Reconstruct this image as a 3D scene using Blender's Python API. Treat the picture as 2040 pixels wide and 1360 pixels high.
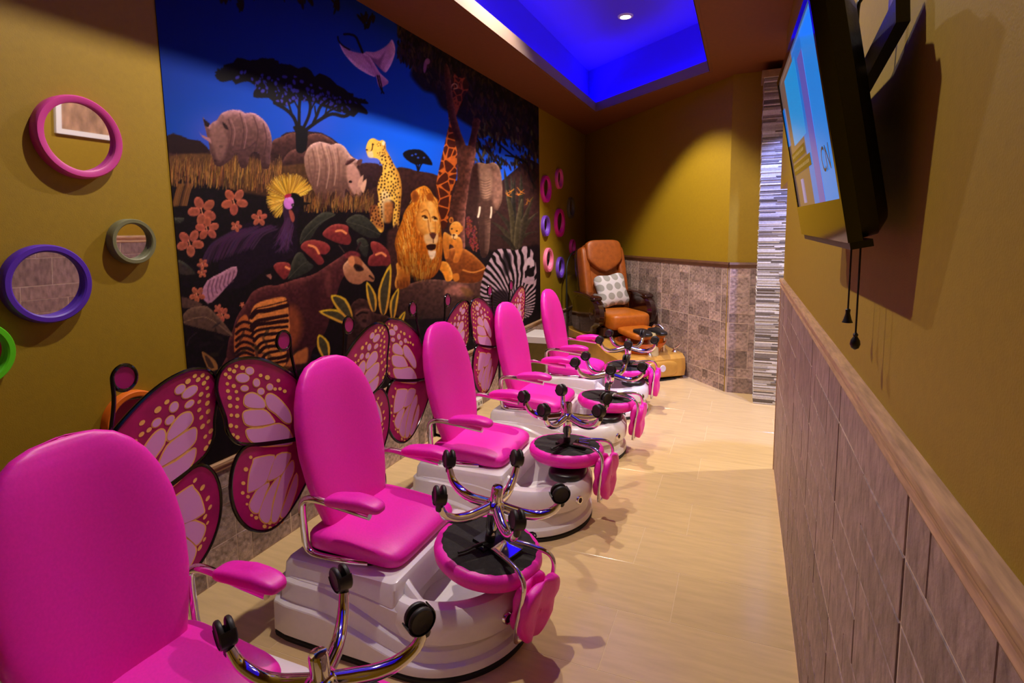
import bpy, bmesh, math, random
import numpy as np
from mathutils import Matrix, Vector

for o in list(bpy.data.objects): bpy.data.objects.remove(o)
S = bpy.context.scene
COL = S.collection

# ------------------------------------------------------------------ camera
F_PX, CY = 1117.99, 599.45
CAM = np.array([0.0, 0.0, 1.3405])
CA = np.array([0.92461959, 0.38055186, -0.01609016])    # right
CB = np.array([-0.03138468, 0.1182184, 0.99249152])     # up
CC = np.array([-0.37959664, 0.91717212, -0.12125055])   # forward
cam_data = bpy.data.cameras.new('camera')
cam = bpy.data.objects.new('camera', cam_data); COL.objects.link(cam)
m = Matrix.Identity(4)
for i in range(3):
    m[i][0] = CA[i]; m[i][1] = CB[i]; m[i][2] = -CC[i]; m[i][3] = CAM[i]
cam.matrix_world = m
cam_data.sensor_width = 36.0
cam_data.lens = F_PX / 2040 * 36
cam_data.shift_y = (CY - 680) / 2040
cam_data.clip_start = 0.02
S.camera = cam

def ray(x, y): return (x - 1020) / F_PX * CA - (y - CY) / F_PX * CB + CC
def onX(x, y, X):
    d = ray(x, y); return d * (X / d[0]) + CAM
def onZ(x, y, z):
    d = ray(x, y); return d * ((z - CAM[2]) / d[2]) + CAM

# ------------------------------------------------------------------ world, view, lights
w = bpy.data.worlds.new('world'); S.world = w; w.use_nodes = True
w.node_tree.nodes['Background'].inputs[0].default_value = (0.05, 0.045, 0.06, 1)
w.node_tree.nodes['Background'].inputs[1].default_value = 0.3
S.view_settings.view_transform = 'Standard'
S.view_settings.look = 'None'
S.view_settings.gamma = 1.0
S.view_settings.use_curve_mapping = False
S.view_settings.exposure = -0.08

SPOT_W = 122.0
LED_W = 1.2
WARM = (1.0, 0.87, 0.73)
# room measures
XL, XR, ZS, ZC = -1.876, 0.2006, 2.53, 2.98        # left wall, right wall, soffit, cove ceiling
YE = 3.33                                           # far end of the right wall
YF = -1.1                                           # wall behind the camera
BA, BB = (-1.876, 7.01), (-0.10, 4.862)             # diagonal back wall
CVL, CVR = -1.42, -0.283                            # cove opening
CE_L, CE_R, CN = 5.70, 4.68, -0.5                   # cove far end (left/right), near end
DOWN = [(-0.90, 4.55), (-1.07, 3.10), (-1.07, 1.65)]

def spot(name, loc, power, color, size_deg, blend, target=None, radius=0.022):
    l = bpy.data.lights.new(name, 'SPOT'); l.energy = power; l.color = color
    l.spot_size = math.radians(size_deg); l.spot_blend = blend; l.shadow_soft_size = radius
    o = bpy.data.objects.new(name, l); COL.objects.link(o); o.location = loc
    if target is not None:
        o.rotation_euler = (Vector(target) - Vector(loc)).to_track_quat('-Z', 'Y').to_euler()
    return o
def area(name, loc, sx, sy, power, color, target):
    l = bpy.data.lights.new(name, 'AREA'); l.shape = 'RECTANGLE'; l.size = sx; l.size_y = sy
    l.energy = power; l.color = color
    o = bpy.data.objects.new(name, l); COL.objects.link(o); o.location = loc
    o.rotation_euler = (Vector(target) - Vector(loc)).to_track_quat('-Z', 'Y').to_euler()
    return o
for i, (x, y) in enumerate(DOWN):
    spot('downlight_beam', (x, y, ZC - 0.02), SPOT_W * (1.9 if i == 0 else 1), WARM, 92 if i == 0 else 134, 0.35 if i == 0 else 0.35)
# corridor beyond the right wall
spot('corridor_beam', (1.0, 3.72, 2.40), 150, (1.0, 0.86, 0.70), 105, 0.35)
spot('corridor_cool_beam', (0.36, 4.12, 2.40), 140, (0.26, 0.33, 1.0), 82, 0.5, target=(0.30, 4.45, 0.6))

# ------------------------------------------------------------------ material helpers
def srgb(r, g, b):
    f = lambda c: (c / 255 / 12.92) if c <= 10 else ((c / 255 + 0.055) / 1.055) ** 2.4
    return (f(r), f(g), f(b), 1)
MATS = {}
def mat(name, col, rough=0.5, metal=0.0, spec=0.5, noise=0, nscale=30, bump=0, bscale=200, coat=0, emit=None, estr=0, rand=0, attr=None, grain=None):
    if name in MATS: return MATS[name]
    M = bpy.data.materials.new(name); M.use_nodes = True
    nt = M.node_tree; b = nt.nodes['Principled BSDF']
    b.inputs['Base Color'].default_value = col
    b.inputs['Roughness'].default_value = rough
    b.inputs['Metallic'].default_value = metal
    b.inputs['Specular IOR Level'].default_value = spec
    if coat: b.inputs['Coat Weight'].default_value = coat; b.inputs['Coat Roughness'].default_value = 0.08
    tc = nt.nodes.new('ShaderNodeTexCoord')
    last = None
    if attr:
        a = nt.nodes.new('ShaderNodeVertexColor'); a.layer_name = attr; last = a.outputs['Color']
    if noise:
        n = nt.nodes.new('ShaderNodeTexNoise'); n.inputs['Scale'].default_value = nscale; n.inputs['Detail'].default_value = 6
        src = tc.outputs['Object']
        if grain:
            mp = nt.nodes.new('ShaderNodeMapping'); mp.inputs['Scale'].default_value = grain
            nt.links.new(tc.outputs['Object'], mp.inputs[0]); src = mp.outputs[0]
        nt.links.new(src, n.inputs['Vector'])
        r = nt.nodes.new('ShaderNodeMapRange'); r.inputs[1].default_value = 0.3; r.inputs[2].default_value = 0.7
        r.inputs[3].default_value = 1 - noise; r.inputs[4].default_value = 1 + noise
        nt.links.new(n.outputs[0], r.inputs[0])
        mx = nt.nodes.new('ShaderNodeMix'); mx.data_type = 'RGBA'; mx.blend_type = 'MULTIPLY'; mx.inputs[0].default_value = 1
        mx.inputs[6].default_value = col
        if last: nt.links.new(last, mx.inputs[6])
        cmb = nt.nodes.new('ShaderNodeCombineColor')
        for k in range(3): nt.links.new(r.outputs[0], cmb.inputs[k])
        nt.links.new(cmb.outputs[0], mx.inputs[7]); last = mx.outputs[2]
    if rand:
        oi = nt.nodes.new('ShaderNodeObjectInfo')
        r = nt.nodes.new('ShaderNodeMapRange'); r.inputs[3].default_value = 1 - rand; r.inputs[4].default_value = 1 + rand
        nt.links.new(oi.outputs['Random'], r.inputs[0])
        mx = nt.nodes.new('ShaderNodeMix'); mx.data_type = 'RGBA'; mx.blend_type = 'MULTIPLY'; mx.inputs[0].default_value = 1
        mx.inputs[6].default_value = col
        if last: nt.links.new(last, mx.inputs[6])
        cmb = nt.nodes.new('ShaderNodeCombineColor')
        for k in range(3): nt.links.new(r.outputs[0], cmb.inputs[k])
        nt.links.new(cmb.outputs[0], mx.inputs[7]); last = mx.outputs[2]
    if last: nt.links.new(last, b.inputs['Base Color'])
    if bump:
        n = nt.nodes.new('ShaderNodeTexNoise'); n.inputs['Scale'].default_value = bscale; n.inputs['Detail'].default_value = 4
        nt.links.new(tc.outputs['Object'], n.inputs['Vector'])
        bp = nt.nodes.new('ShaderNodeBump'); bp.inputs['Strength'].default_value = bump; bp.inputs['Distance'].default_value = 0.004
        nt.links.new(n.outputs[0], bp.inputs['Height']); nt.links.new(bp.outputs[0], b.inputs['Normal'])
    if emit:
        b.inputs['Emission Color'].default_value = emit; b.inputs['Emission Strength'].default_value = estr
    MATS[name] = M
    return M

OCHRE = mat('ochre_paint', srgb(152, 122, 4), 0.6, noise=0.05, nscale=60, bump=0.12, bscale=350)
RUST = mat('rust_paint', srgb(116, 62, 20), 0.7, noise=0.06, nscale=40, bump=0.1, bscale=300)
LIPM = mat('cream_paint', srgb(138, 114, 98), 0.8, bump=0.05)
GLOWC = mat('blue_glow_tinted_ceiling', srgb(100, 72, 246), 0.7, bump=0.05)  # white recess ceiling with the blue LED glow tinted into its base colour
GROUT = mat('grout', srgb(214, 192, 170), 0.9, noise=0.1)
FGROUT = mat('floor_grout', srgb(222, 196, 150), 0.7)
STONE = mat('grey_brown_stone', srgb(156, 134, 124), 0.55, noise=0.48, nscale=48, bump=0.8, bscale=60, rand=0.40)
STONE_R = mat('streaked_grey_stone', srgb(138, 114, 108), 0.5, noise=0.42, nscale=18, grain=(3, 3, 1.0), bump=0.4, bscale=80, rand=0.17)
WOOD = mat('rail_wood', srgb(176, 138, 104), 0.45, noise=0.3, nscale=12, grain=(12, 1.2, 12))
DWOOD = mat('dark_rail_wood', srgb(92, 58, 34), 0.5, noise=0.2, nscale=12)
PINK = mat('hot_pink_vinyl', (0.92, 0.016, 0.50, 1), 0.42, noise=0.05, nscale=160, bump=0.06, bscale=500)
CHROME = mat('chrome', (0.82, 0.80, 0.80, 1), 0.07, metal=1.0)
BLACKP = mat('black_plastic', srgb(26, 24, 24), 0.35, bump=0.08)
BLACKF = mat('black_fabric', srgb(40, 37, 37), 0.9, noise=0.3, nscale=60, bump=0.5, bscale=400)
WHITEG = mat('white_gelcoat', srgb(234, 228, 230), 0.22, noise=0.02, nscale=40, coat=0.4)
BLACKT = mat('black_rubber', srgb(16, 16, 17), 0.6)
MIRROR = mat('mirror_glass', (0.86, 0.86, 0.86, 1), 0.02, metal=1.0)

# ------------------------------------------------------------------ mesh helpers
def tagobj(o, label=None, cat=None, group=None, kind=None):
    if label: o['label'] = label
    if cat: o['category'] = cat
    if group: o['group'] = group
    if kind: o['kind'] = kind
    return o
def empty(name, loc, rz=0.0):
    o = bpy.data.objects.new(name, None); COL.objects.link(o); o.location = loc; o.rotation_euler = (0, 0, rz)
    o.empty_display_size = 0.05
    return o
class MB:
    def __init__(s): s.v = []; s.f = []; s.m = []
    def add(s, v, f, mi=0):
        n = len(s.v); s.v += [tuple(map(float, p)) for p in v]; s.f += [tuple(i + n for i in q) for q in f]; s.m += [mi] * len(f)
        return s
    def box(s, a, b, mi=0):
        (x0, y0, z0), (x1, y1, z1) = a, b
        v = [(x0, y0, z0), (x1, y0, z0), (x1, y1, z0), (x0, y1, z0), (x0, y0, z1), (x1, y0, z1), (x1, y1, z1), (x0, y1, z1)]
        return s.add(v, [(3, 2, 1, 0), (4, 5, 6, 7), (0, 1, 5, 4), (1, 2, 6, 5), (2, 3, 7, 6), (3, 0, 4, 7)], mi)
    def obox(s, c, ax, ay, az, hx, hy, hz, mi=0):
        c, ax, ay, az = map(np.array, (c, ax, ay, az)); v = []
        for k in (-1, 1):
            for i, j in ((-1, -1), (1, -1), (1, 1), (-1, 1)): v.append(c + ax * hx * i + ay * hy * j + az * hz * k)
        return s.add(v, [(3, 2, 1, 0), (4, 5, 6, 7), (0, 1, 5, 4), (1, 2, 6, 5), (2, 3, 7, 6), (3, 0, 4, 7)], mi)
    def tube(s, pts, r, seg=10, smooth=0, closed=False, mi=0, r_list=None):
        P = np.array(pts, float)
        if smooth: P = catmull(P, smooth, closed)
        n = len(P)
        R = np.full(n, r) if r_list is None else np.interp(np.linspace(0, 1, n), np.linspace(0, 1, len(r_list)), r_list)
        T = np.zeros_like(P)
        for i in range(n):
            a = P[(i - 1) % n] if (closed or i > 0) else P[i]; b = P[(i + 1) % n] if (closed or i < n - 1) else P[i]
            T[i] = (b - a) / (np.linalg.norm(b - a) + 1e-12)
        u = np.cross(T[0], [0, 0, 1.0])
        if np.linalg.norm(u) < 1e-3: u = np.cross(T[0], [1.0, 0, 0])
        u /= np.linalg.norm(u); v = []
        for i in range(n):
            u = u - T[i] * (u @ T[i]); u /= np.linalg.norm(u); wv = np.cross(T[i], u)
            for k in range(seg):
                t = 2 * math.pi * k / seg; v.append(P[i] + R[i] * (math.cos(t) * u + math.sin(t) * wv))
        f = []
        for i in range(n if closed else n - 1):
            for k in range(seg):
                a, b = i * seg + k, i * seg + (k + 1) % seg; c, d = ((i + 1) % n) * seg + (k + 1) % seg, ((i + 1) % n) * seg + k
                f.append((a, b, c, d))
        if not closed: f.append(tuple(range(seg))[::-1]); f.append(tuple((n - 1) * seg + k for k in range(seg)))
        return s.add(v, f, mi)
    def lathe(s, prof, seg=32, c=(0, 0, 0), ax=(0, 0, 1), mi=0):
        az = np.array(ax, float); az /= np.linalg.norm(az)
        u = np.cross(az, [0, 0, 1.0])
        if np.linalg.norm(u) < 1e-3: u = np.array([1.0, 0, 0])
        u /= np.linalg.norm(u); wv = np.cross(az, u); c = np.array(c); v = []; f = []
        for r, z in prof:
            for k in range(seg):
                t = 2 * math.pi * k / seg; v.append(c + az * z + max(r, 1e-5) * (math.cos(t) * u + math.sin(t) * wv))
        for i in range(len(prof) - 1):
            for k in range(seg):
                f.append((i * seg + k, i * seg + (k + 1) % seg, (i + 1) * seg + (k + 1) % seg, (i + 1) * seg + k))
        f.append(tuple(range(seg))[::-1]); f.append(tuple((len(prof) - 1) * seg + k for k in range(seg)))
        return s.add(v, f, mi)
    def sq(s, c, r, e1=0.3, e2=0.3, nu=32, nv=16, fn=None, mi=0, M3=None):
        # superellipsoid (rounded cushion)
        sp = lambda t, e: math.copysign(abs(t) ** e, t)
        v = []; f = []
        for j in range(nv + 1):
            ph = -math.pi / 2 + math.pi * j / nv
            for i in range(nu):
                th = 2 * math.pi * i / nu
                p = np.array([r[0] * sp(math.cos(ph), e1) * sp(math.cos(th), e2), r[1] * sp(math.cos(ph), e1) * sp(math.sin(th), e2), r[2] * sp(math.sin(ph), e1)])
                if fn: p = np.array(fn(*p))
                if M3 is not None: p = M3 @ p
                v.append(p + np.array(c))
        for j in range(nv):
            for i in range(nu):
                f.append((j * nu + i, j * nu + (i + 1) % nu, (j + 1) * nu + (i + 1) % nu, (j + 1) * nu + i))
        return s.add(v, f, mi)
    def rings(s, R, cap0=True, cap1=True, mi=0):
        n = len(R[0]); v = [p for r in R for p in r]; f = []
        for i in range(len(R) - 1):
            for k in range(n): f.append((i * n + k, i * n + (k + 1) % n, (i + 1) * n + (k + 1) % n, (i + 1) * n + k))
        if cap0: f.append(tuple(range(n))[::-1])
        if cap1: f.append(tuple((len(R) - 1) * n + k for k in range(n)))
        return s.add(v, f, mi)
    def build(s, name, mats, parent=None, smooth=True, angle=40, merge=True):
        me = bpy.data.meshes.new(name); me.from_pydata(s.v, [], s.f)
        bm = bmesh.new(); bm.from_mesh(me)
        if merge: bmesh.ops.remove_doubles(bm, verts=bm.verts, dist=2e-6)
        mi = None
        bmesh.ops.recalc_face_normals(bm, faces=bm.faces)
        bm.to_mesh(me); bm.free()
        if not isinstance(mats, (list, tuple)): mats = [mats]
        for M in mats: me.materials.append(M)
        if len(mats) > 1 and len(me.polygons) == len(s.m): me.polygons.foreach_set('material_index', s.m)
        if smooth:
            me.polygons.foreach_set('use_smooth', [True] * len(me.polygons))
            try: me.set_sharp_from_angle(angle=math.radians(angle))
            except Exception: pass
        me.update()
        o = bpy.data.objects.new(name, me); COL.objects.link(o)
        if parent: o.parent = parent
        return o
def catmull(P, k, closed=False):
    P = np.array(P, float); n = len(P); out = []
    rng = range(n) if closed else range(n - 1)
    for i in rng:
        g = (lambda j: P[j % n]) if closed else (lambda j: P[min(max(j, 0), n - 1)])
        p0, p1, p2, p3 = g(i - 1), g(i), g(i + 1), g(i + 2)
        for t in np.linspace(0, 1, k, endpoint=False):
            out.append(0.5 * (2 * p1 + (p2 - p0) * t + (2 * p0 - 5 * p1 + 4 * p2 - p3) * t * t + (3 * p1 - p0 - 3 * p2 + p3) * t ** 3))
    if not closed: out.append(P[-1])
    return np.array(out)
def copy_tree(o, parent=None):
    c = o.copy(); COL.objects.link(c); c.parent = parent
    if parent: c.matrix_parent_inverse = o.matrix_parent_inverse.copy()
    for ch in o.children: copy_tree(ch, c)
    return c
def box(name, a, b, M, parent=None, smooth=False): return MB().box(a, b).build(name, M, parent, smooth)
# ------------------------------------------------------------------ the setting
rnd = random.Random(7)
# floor slab (grout) and tiles
fl = MB().box((XL - 0.1, YF - 0.1, -0.08), (1.9, 7.2, -0.0007)).build('floor', FGROUT, None, False)
tagobj(fl, 'cream travertine look floor of long rectangular tiles', 'floor', kind='structure')
TILE = mat('cream_travertine_tile', srgb(214, 184, 134), 0.16, noise=0.08, nscale=4.0, grain=(1.2, 9.0, 1), rand=0.045, spec=0.45)
tile_mesh = None
TW, TD = 0.60, 0.30
row = 0; y = YF - 0.05
def inside_floor(x, y):
    if y < YF or x < XL - 0.02: return False
    n = np.array([BA[1] - BB[1], BB[0] - BA[0]])    # inward half-plane test of the diagonal wall
    s = (x - BA[0]) * (BB[1] - BA[1]) - (y - BA[1]) * (BB[0] - BA[0])
    if x < 0.1 and s < -0.25: return False
    if x > 0.1 and y > 4.9: return False
    if x > XR + 0.2 and y < 3.2: return False
    return x < 1.75
while y < 7.0:
    x = XL + (-TW / 2 if row % 2 else -0.12)
    while x < 1.8:
        if inside_floor(x + TW / 2, y + TD / 2) or inside_floor(x + 0.05, y + TD / 2) or inside_floor(x + TW - .05, y + .02):
            if tile_mesh is None:
                t = MB(); g = 0.0012
                t.rings([[(-TW / 2 + i, -TD / 2 + i, z), (TW / 2 - i, -TD / 2 + i, z), (TW / 2 - i, TD / 2 - i, z), (-TW / 2 + i, TD / 2 - i, z)] for i, z in ((g, -0.004), (g, -0.0004), (g + 0.0006, 0.0))])
                o = t.build('floor_tile', TILE, fl, False); tile_mesh = o.data
            else:
                o = bpy.data.objects.new('floor_tile', tile_mesh); COL.objects.link(o); o.parent = fl
            o.location = (x + TW / 2, y + TD / 2, 0)
        x += TW
    y += TD; row += 1

# walls ---------------------------------------------------------------
def struct(o, label, cat='wall'): return tagobj(o, label, cat, kind='structure')
wl = struct(box('wall_left', (XL - 0.12, YF - 0.12, 0), (XL, 7.10, ZS + 0.6), OCHRE), 'ochre painted long wall carrying the safari mural')
wr = MB().box((XR, YF - 0.12, 0), (XR + 0.12, YE, ZS + 0.05)).box((XR, YE, 1.585), (XR + 0.12, 3.98, ZS + 0.05)).build('wall_right', OCHRE, None, False)
struct(wr, 'ochre painted right wall behind the television')
struct(box('wall_front', (XL - 0.1, YF - 0.12, 0), (XR + 0.1, YF, ZS + 0.6), OCHRE), 'ochre end wall behind the camera')
bd = np.array([BB[0] - BA[0], BB[1] - BA[1]]); BL = np.linalg.norm(bd); bd /= BL
bn = np.array([bd[1], -bd[0]])                       # pointing into the room
if (np.array([0, 0]) - np.array(BA)) @ bn < 0: bn = -bn
wb = MB()
q0, q1 = np.array(BA) - bd * 0.1, np.array(BB)
wb.rings([[(*q0, z), (*q1, z), (*(q1 - bn * 0.12), z), (*(q0 - bn * 0.12), z)] for z in (0, ZS + 0.05)])
wb = struct(wb.build('wall_back', OCHRE, None, False), 'ochre diagonal back wall above the stone wainscot')
ws = struct(box('wall_back_return', (BB[0] - 0.02, BB[1], 0), (0.5, BB[1] + 0.12, ZS + 0.05), OCHRE), 'narrow ochre return beside the stacked stone column')
# corridor behind the opening
struct(box('wall_corridor', (1.75, 2.6, 0), (1.87, 5.0, ZS + 0.05), OCHRE), 'ochre corridor wall beyond the opening')
struct(box('wall_corridor_end', (0.32, 4.80, 0), (1.87, 4.92, ZS + 0.05), OCHRE), 'ochre wall at the end of the side corridor')
struct(box('wall_corridor_near', (XR + 0.12, 2.5, 0), (1.87, 2.62, ZS + 0.05), OCHRE), 'ochre near wall of the side corridor')

# ceiling with cove opening
nb = np.array([CE_R - CE_L, -(CVR - CVL)]); nb /= np.linalg.norm(nb)
ce = MB()
def slab(poly, z0, z1):
    ce.rings([[(x, y, z0) for x, y in poly], [(x, y, z1) for x, y in poly]])
T = 0.03
slab([(XL - .1, YF - .1), (CVL, YF - .1), (CVL, CE_L), (XL - .1, CE_L)], ZS, ZS + T)
slab([(CVR, YF - .1), (1.9, YF - .1), (1.9, CE_R), (CVR, CE_R)], ZS, ZS + T)
slab([(CVL, YF - .1), (CVR, YF - .1), (CVR, CN), (CVL, CN)], ZS, ZS + T)
slab([(XL - .1, CE_L), (CVL, CE_L), (CVR, CE_R), (1.9, CE_R), (1.9, 7.2), (XL - .1, 7.2)], ZS, ZS + T)
ce = struct(ce.build('ceiling', RUST, None, False), 'rust coloured dropped ceiling border around the blue cove', 'ceiling')
# lip of the cove
lip = MB(); LH = 0.082; li = .004
inn = [(CVL + li, CN + li), (CVR - li, CN + li), (CVR - li, CE_R - li), (CVL + li, CE_L - 1.6 * li)]
th = 0.02
out = [(CVL - th, CN - th), (CVR + th, CN - th), (CVR + th, CE_R + th * .6), (CVL - th, CE_L + th * 1.4)]
lip.rings([[(*p, ZS - 0.002) for p in inn], [(*p, ZS + LH) for p in inn], [(*p, ZS + LH) for p in out], [(*p, ZS - 0.002) for p in out]], False, False)
lipo = lip.build('cove_lip', LIPM, ce, False)
# recess above
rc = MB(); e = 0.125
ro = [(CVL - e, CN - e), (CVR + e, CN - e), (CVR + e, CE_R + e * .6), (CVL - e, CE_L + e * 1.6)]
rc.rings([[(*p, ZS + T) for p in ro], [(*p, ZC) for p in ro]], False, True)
rco = rc.build('cove_recess', GLOWC, ce, False)
# blue LED strips lying in the trough behind the lip
BLUE = (0.035, 0.0, 1.0)
LEDM = mat('blue_led', (0.02, 0.02, 0.3, 1), 0.5, emit=(0.05, 0.02, 1.0, 1), estr=22)
zl = ZS + T + 0.012
led = empty('led_strip', (0, 0, 0))
tagobj(led, 'blue light strip hidden in the ceiling cove behind the lip', 'light strip')
segs = [((CVL - 0.06, CN), (CVL - 0.06, CE_L)), ((CVR + 0.06, CN), (CVR + 0.06, CE_R)), ((CVL - 0.03, CE_L + 0.10), (CVR + 0.02, CE_R + 0.06))]
for (a, b) in segs:
    L = math.dist(a, b); cx, cy = (a[0] + b[0]) / 2, (a[1] + b[1]) / 2
    ang = math.atan2(b[1] - a[1], b[0] - a[0])
    o = MB().obox((0, 0, 0), (1, 0, 0), (0, 1, 0), (0, 0, 1), L / 2, 0.007, 0.004).build('strip', LEDM, led, False)
    o.location = (cx, cy, zl); o.rotation_euler = (0, 0, ang)
    l = bpy.data.lights.new('cove_glow', 'AREA'); l.shape = 'RECTANGLE'; l.size = L; l.size_y = 0.03
    l.energy = LED_W * L / 4; l.color = BLUE
    lo = bpy.data.objects.new('cove_glow', l); COL.objects.link(lo); lo.location = (cx, cy, zl + 0.008); lo.rotation_euler = (math.pi, 0, ang)
# downlight fittings
LAMPM = mat('lamp_lens', (1, 1, 1, 1), 0.3, emit=(1.0, 0.72, 0.75, 1), estr=14)
WHITEP = mat('white_trim', srgb(230, 226, 222), 0.4)
dl_lab = ['lit round downlight in the blue cove ceiling nearest the back wall', 'second round downlight from the back wall in the blue cove', 'round downlight in the blue cove farthest from the back wall']
for i, (x, y) in enumerate(DOWN):
    t = empty('downlight', (x, y, ZC)); tagobj(t, dl_lab[i], 'downlight', 'downlights in the cove')
    MB().rings([[(r * math.cos(a), r * math.sin(a), z) for a in np.linspace(0, 2 * math.pi, 32, endpoint=False)] for r, z in ((0.04, -0.001), (0.042, -0.012), (0.056, -0.010), (0.06, -0.0005))], False, False).build('trim_ring', WHITEP, t)
    MB().lathe([(0.0, -0.006), (0.030, -0.006), (0.038, -0.002)], 24).build('lens', LAMPM, t)
for nm, p, lab in (('downlight', (1.0, 3.72, ZS), 'round downlight in the side corridor ceiling'), ('downlight', (0.36, 4.12, ZS), 'round cool downlight close to the stacked stone column')):
    t = empty(nm, p); tagobj(t, lab, 'downlight')
    MB().rings([[(r * math.cos(a), r * math.sin(a), z) for a in np.linspace(0, 2 * math.pi, 32, endpoint=False)] for r, z in ((0.04, -0.001), (0.042, -0.012), (0.056, -0.010), (0.06, -0.0005))], False, False).build('trim_ring', WHITEP, t)
    MB().lathe([(0.0, -0.006), (0.030, -0.006), (0.038, -0.002)], 24).build('lens', LAMPM, t)

# stone wainscots: random ashlar stones in square panels, each stone a piece
stone_cache = {}
def ashlar(nc, rng, wide=False):
    g = [[0] * nc for _ in range(nc)]; out = []
    for j in range(nc):
        for i in range(nc):
            if g[j][i]: continue
            w_ = rng.choice((2, 3, 3, 4) if wide else (1, 2, 2, 2, 3)); h_ = rng.choice((1, 1, 1, 2) if wide else (1, 1, 2, 2))
            w_ = min(w_, nc - i); h_ = min(h_, nc - j)
            while any(g[j][i + k] for k in range(w_)): w_ -= 1
            for a in range(h_):
                for b in range(w_): g[j + a][i + b] = 1
            out.append((i, j, w_, h_))
    return out
def wainscot(parent, origin, ax, nrm, length, height, cell, nc, rng, matn=STONE, wide=False, g0=0.0010):
    # origin at floor, ax unit along the wall (2d), nrm unit into the room (2d)
    back = MB(); o3 = np.array([origin[0], origin[1], 0.0]); a3 = np.array([ax[0], ax[1], 0.0]); n3 = np.array([nrm[0], nrm[1], 0.0]); z3 = np.array([0, 0, 1.0])
    back.obox(o3 + a3 * length / 2 + n3 * 0.0048 + z3 * height / 2, a3, n3, z3, length / 2, 0.0048, height / 2)
    back.build('wainscot_backing', GROUT, parent, False)
    P = cell * nc; rot = math.atan2(ax[1], ax[0])
    flip = (np.cross(a3, z3) @ n3) < 0
    ui = 0
    while ui * P < length - 0.01:
        zi = 0
        while True:
            ztop = height - zi * P
            if ztop < 0.01: break
            for (i, j, w_, h_) in ashlar(nc, rng, wide):
                u0 = ui * P + i * cell; u1 = u0 + w_ * cell; z1 = ztop - j * cell; z0 = z1 - h_ * cell
                g = g0
                eu0 = 0.0022 if i == 0 else 0; eu1 = 0.0022 if i + w_ == nc else 0
                ez1 = 0.002 if j == 0 else 0; ez0 = 0.002 if j + h_ == nc else 0
                u0 += g + eu0; u1 -= g + eu1; z1 -= g + ez1; z0 += g + ez0
                u1 = min(u1, length); z0 = max(z0, 0.001)
                if u1 - u0 < 0.012 or z1 - z0 < 0.010: continue
                d = rng.choice((0.0105, 0.0110, 0.0116))
                key = (round(u1 - u0, 4), round(z1 - z0, 4), d, matn.name)
                me = stone_cache.get(key)
                if me is None:
                    hw, hh, c = (u1 - u0) / 2, (z1 - z0) / 2, 0.0012
                    mb = MB()
                    mb.rings([[(-hw, 0.005, -hh), (hw, 0.005, -hh), (hw, 0.005, hh), (-hw, 0.005, hh)], [(-hw, d - c, -hh), (hw, d - c, -hh), (hw, d - c, hh), (-hw, d - c, hh)], [(-hw + c, d, -hh + c), (hw - c, d, -hh + c), (hw - c, d, hh - c), (-hw + c, d, hh - c)]], False)
                    o = mb.build('stone', matn, parent, False); me = o.data; stone_cache[key] = me
                else:
                    o = bpy.data.objects.new('stone', me); COL.objects.link(o); o.parent = parent
                c3 = o3 + a3 * (u0 + u1) / 2 + z3 * (z0 + z1) / 2
                o.location = c3
                # local y = wall normal
                o.rotation_euler = (0, 0, math.atan2(n3[1], n3[0]) - math.pi / 2)
            zi += 1
        ui += 1
RAILZ = 1.05
rg = random.Random(11)
wainscot(wl, (XL, 0.1), (0, 1), (1, 0), 6.9, 0.435, 0.0725, 6, rg)
wainscot(wr, (XR, 0.25), (0, 1), (-1, 0), YE - 0.25, RAILZ - 0.02, 0.085, 6, rg, STONE_R, True, 0.0016)
wainscot(wb, BA, bd, bn, BL, RAILZ - 0.02, 0.075, 6, rg)
wainscot(ws, (BB[0], BB[1]), (1, 0), (0, -1), 0.20, RAILZ - 0.02, 0.075, 6, rg)

# chair rails
def rail(name, p0, p1, nrm, z, prof, M, lab):
    p0, p1, nrm = np.array(p0), np.array(p1), np.array(nrm); mb = MB()
    R = []
    for p in (p0, p1): R.append([(*(p + nrm * dx), z + dz) for dx, dz in prof])
    mb.rings(R)
    return tagobj(mb.build(name, M, None, True, 25), lab, 'trim', kind='structure')
PROF = [(-0.001, -0.036), (0.013, -0.036), (0.016, -0.030), (0.013, -0.023), (0.014, -0.014), (0.019, -0.009), (0.021, -0.004), (0.021, 0.004), (0.017, 0.010), (-0.001, 0.011)]
rail('trim_1', (XR, YF), (XR, YE + 0.005), (-1, 0), RAILZ + 0.012, PROF, WOOD, 'moulded wooden chair rail along the right wall')
rail('trim_2', (XL, YF), (XL, 7.0), (1, 0), 0.455, [(-0.001, -0.02), (0.015, -0.02), (0.018, -0.012), (0.016, -0.004), (0.024, 0.004), (0.024, 0.014), (-0.001, 0.016)], WOOD, 'low tan chair rail under the mural on the left wall')
rail('trim_3', np.array(BA) + bd * 0.02, BB, bn, RAILZ + 0.005, [(-0.001, -0.025), (0.016, -0.025), (0.022, 0), (0.014, 0.018), (-0.001, 0.018)], DWOOD, 'dark wooden chair rail on the diagonal back wall')
rail('trim_4', (BB[0] - 0.005, BB[1]), (0.10, BB[1]), (0, -1), RAILZ + 0.005, [(-0.001, -0.025), (0.016, -0.025), (0.022, 0), (0.014, 0.018), (-0.001, 0.018)], DWOOD, 'short dark chair rail beside the stacked stone column')
# end cap of the right wall wainscot
tagobj(box('trim_5', (XR - 0.014, YE - 0.002, 0), (XR + 0.12, YE + 0.010, RAILZ), WOOD), 'wooden end cap closing the right wainscot', 'trim', kind='structure')

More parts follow.
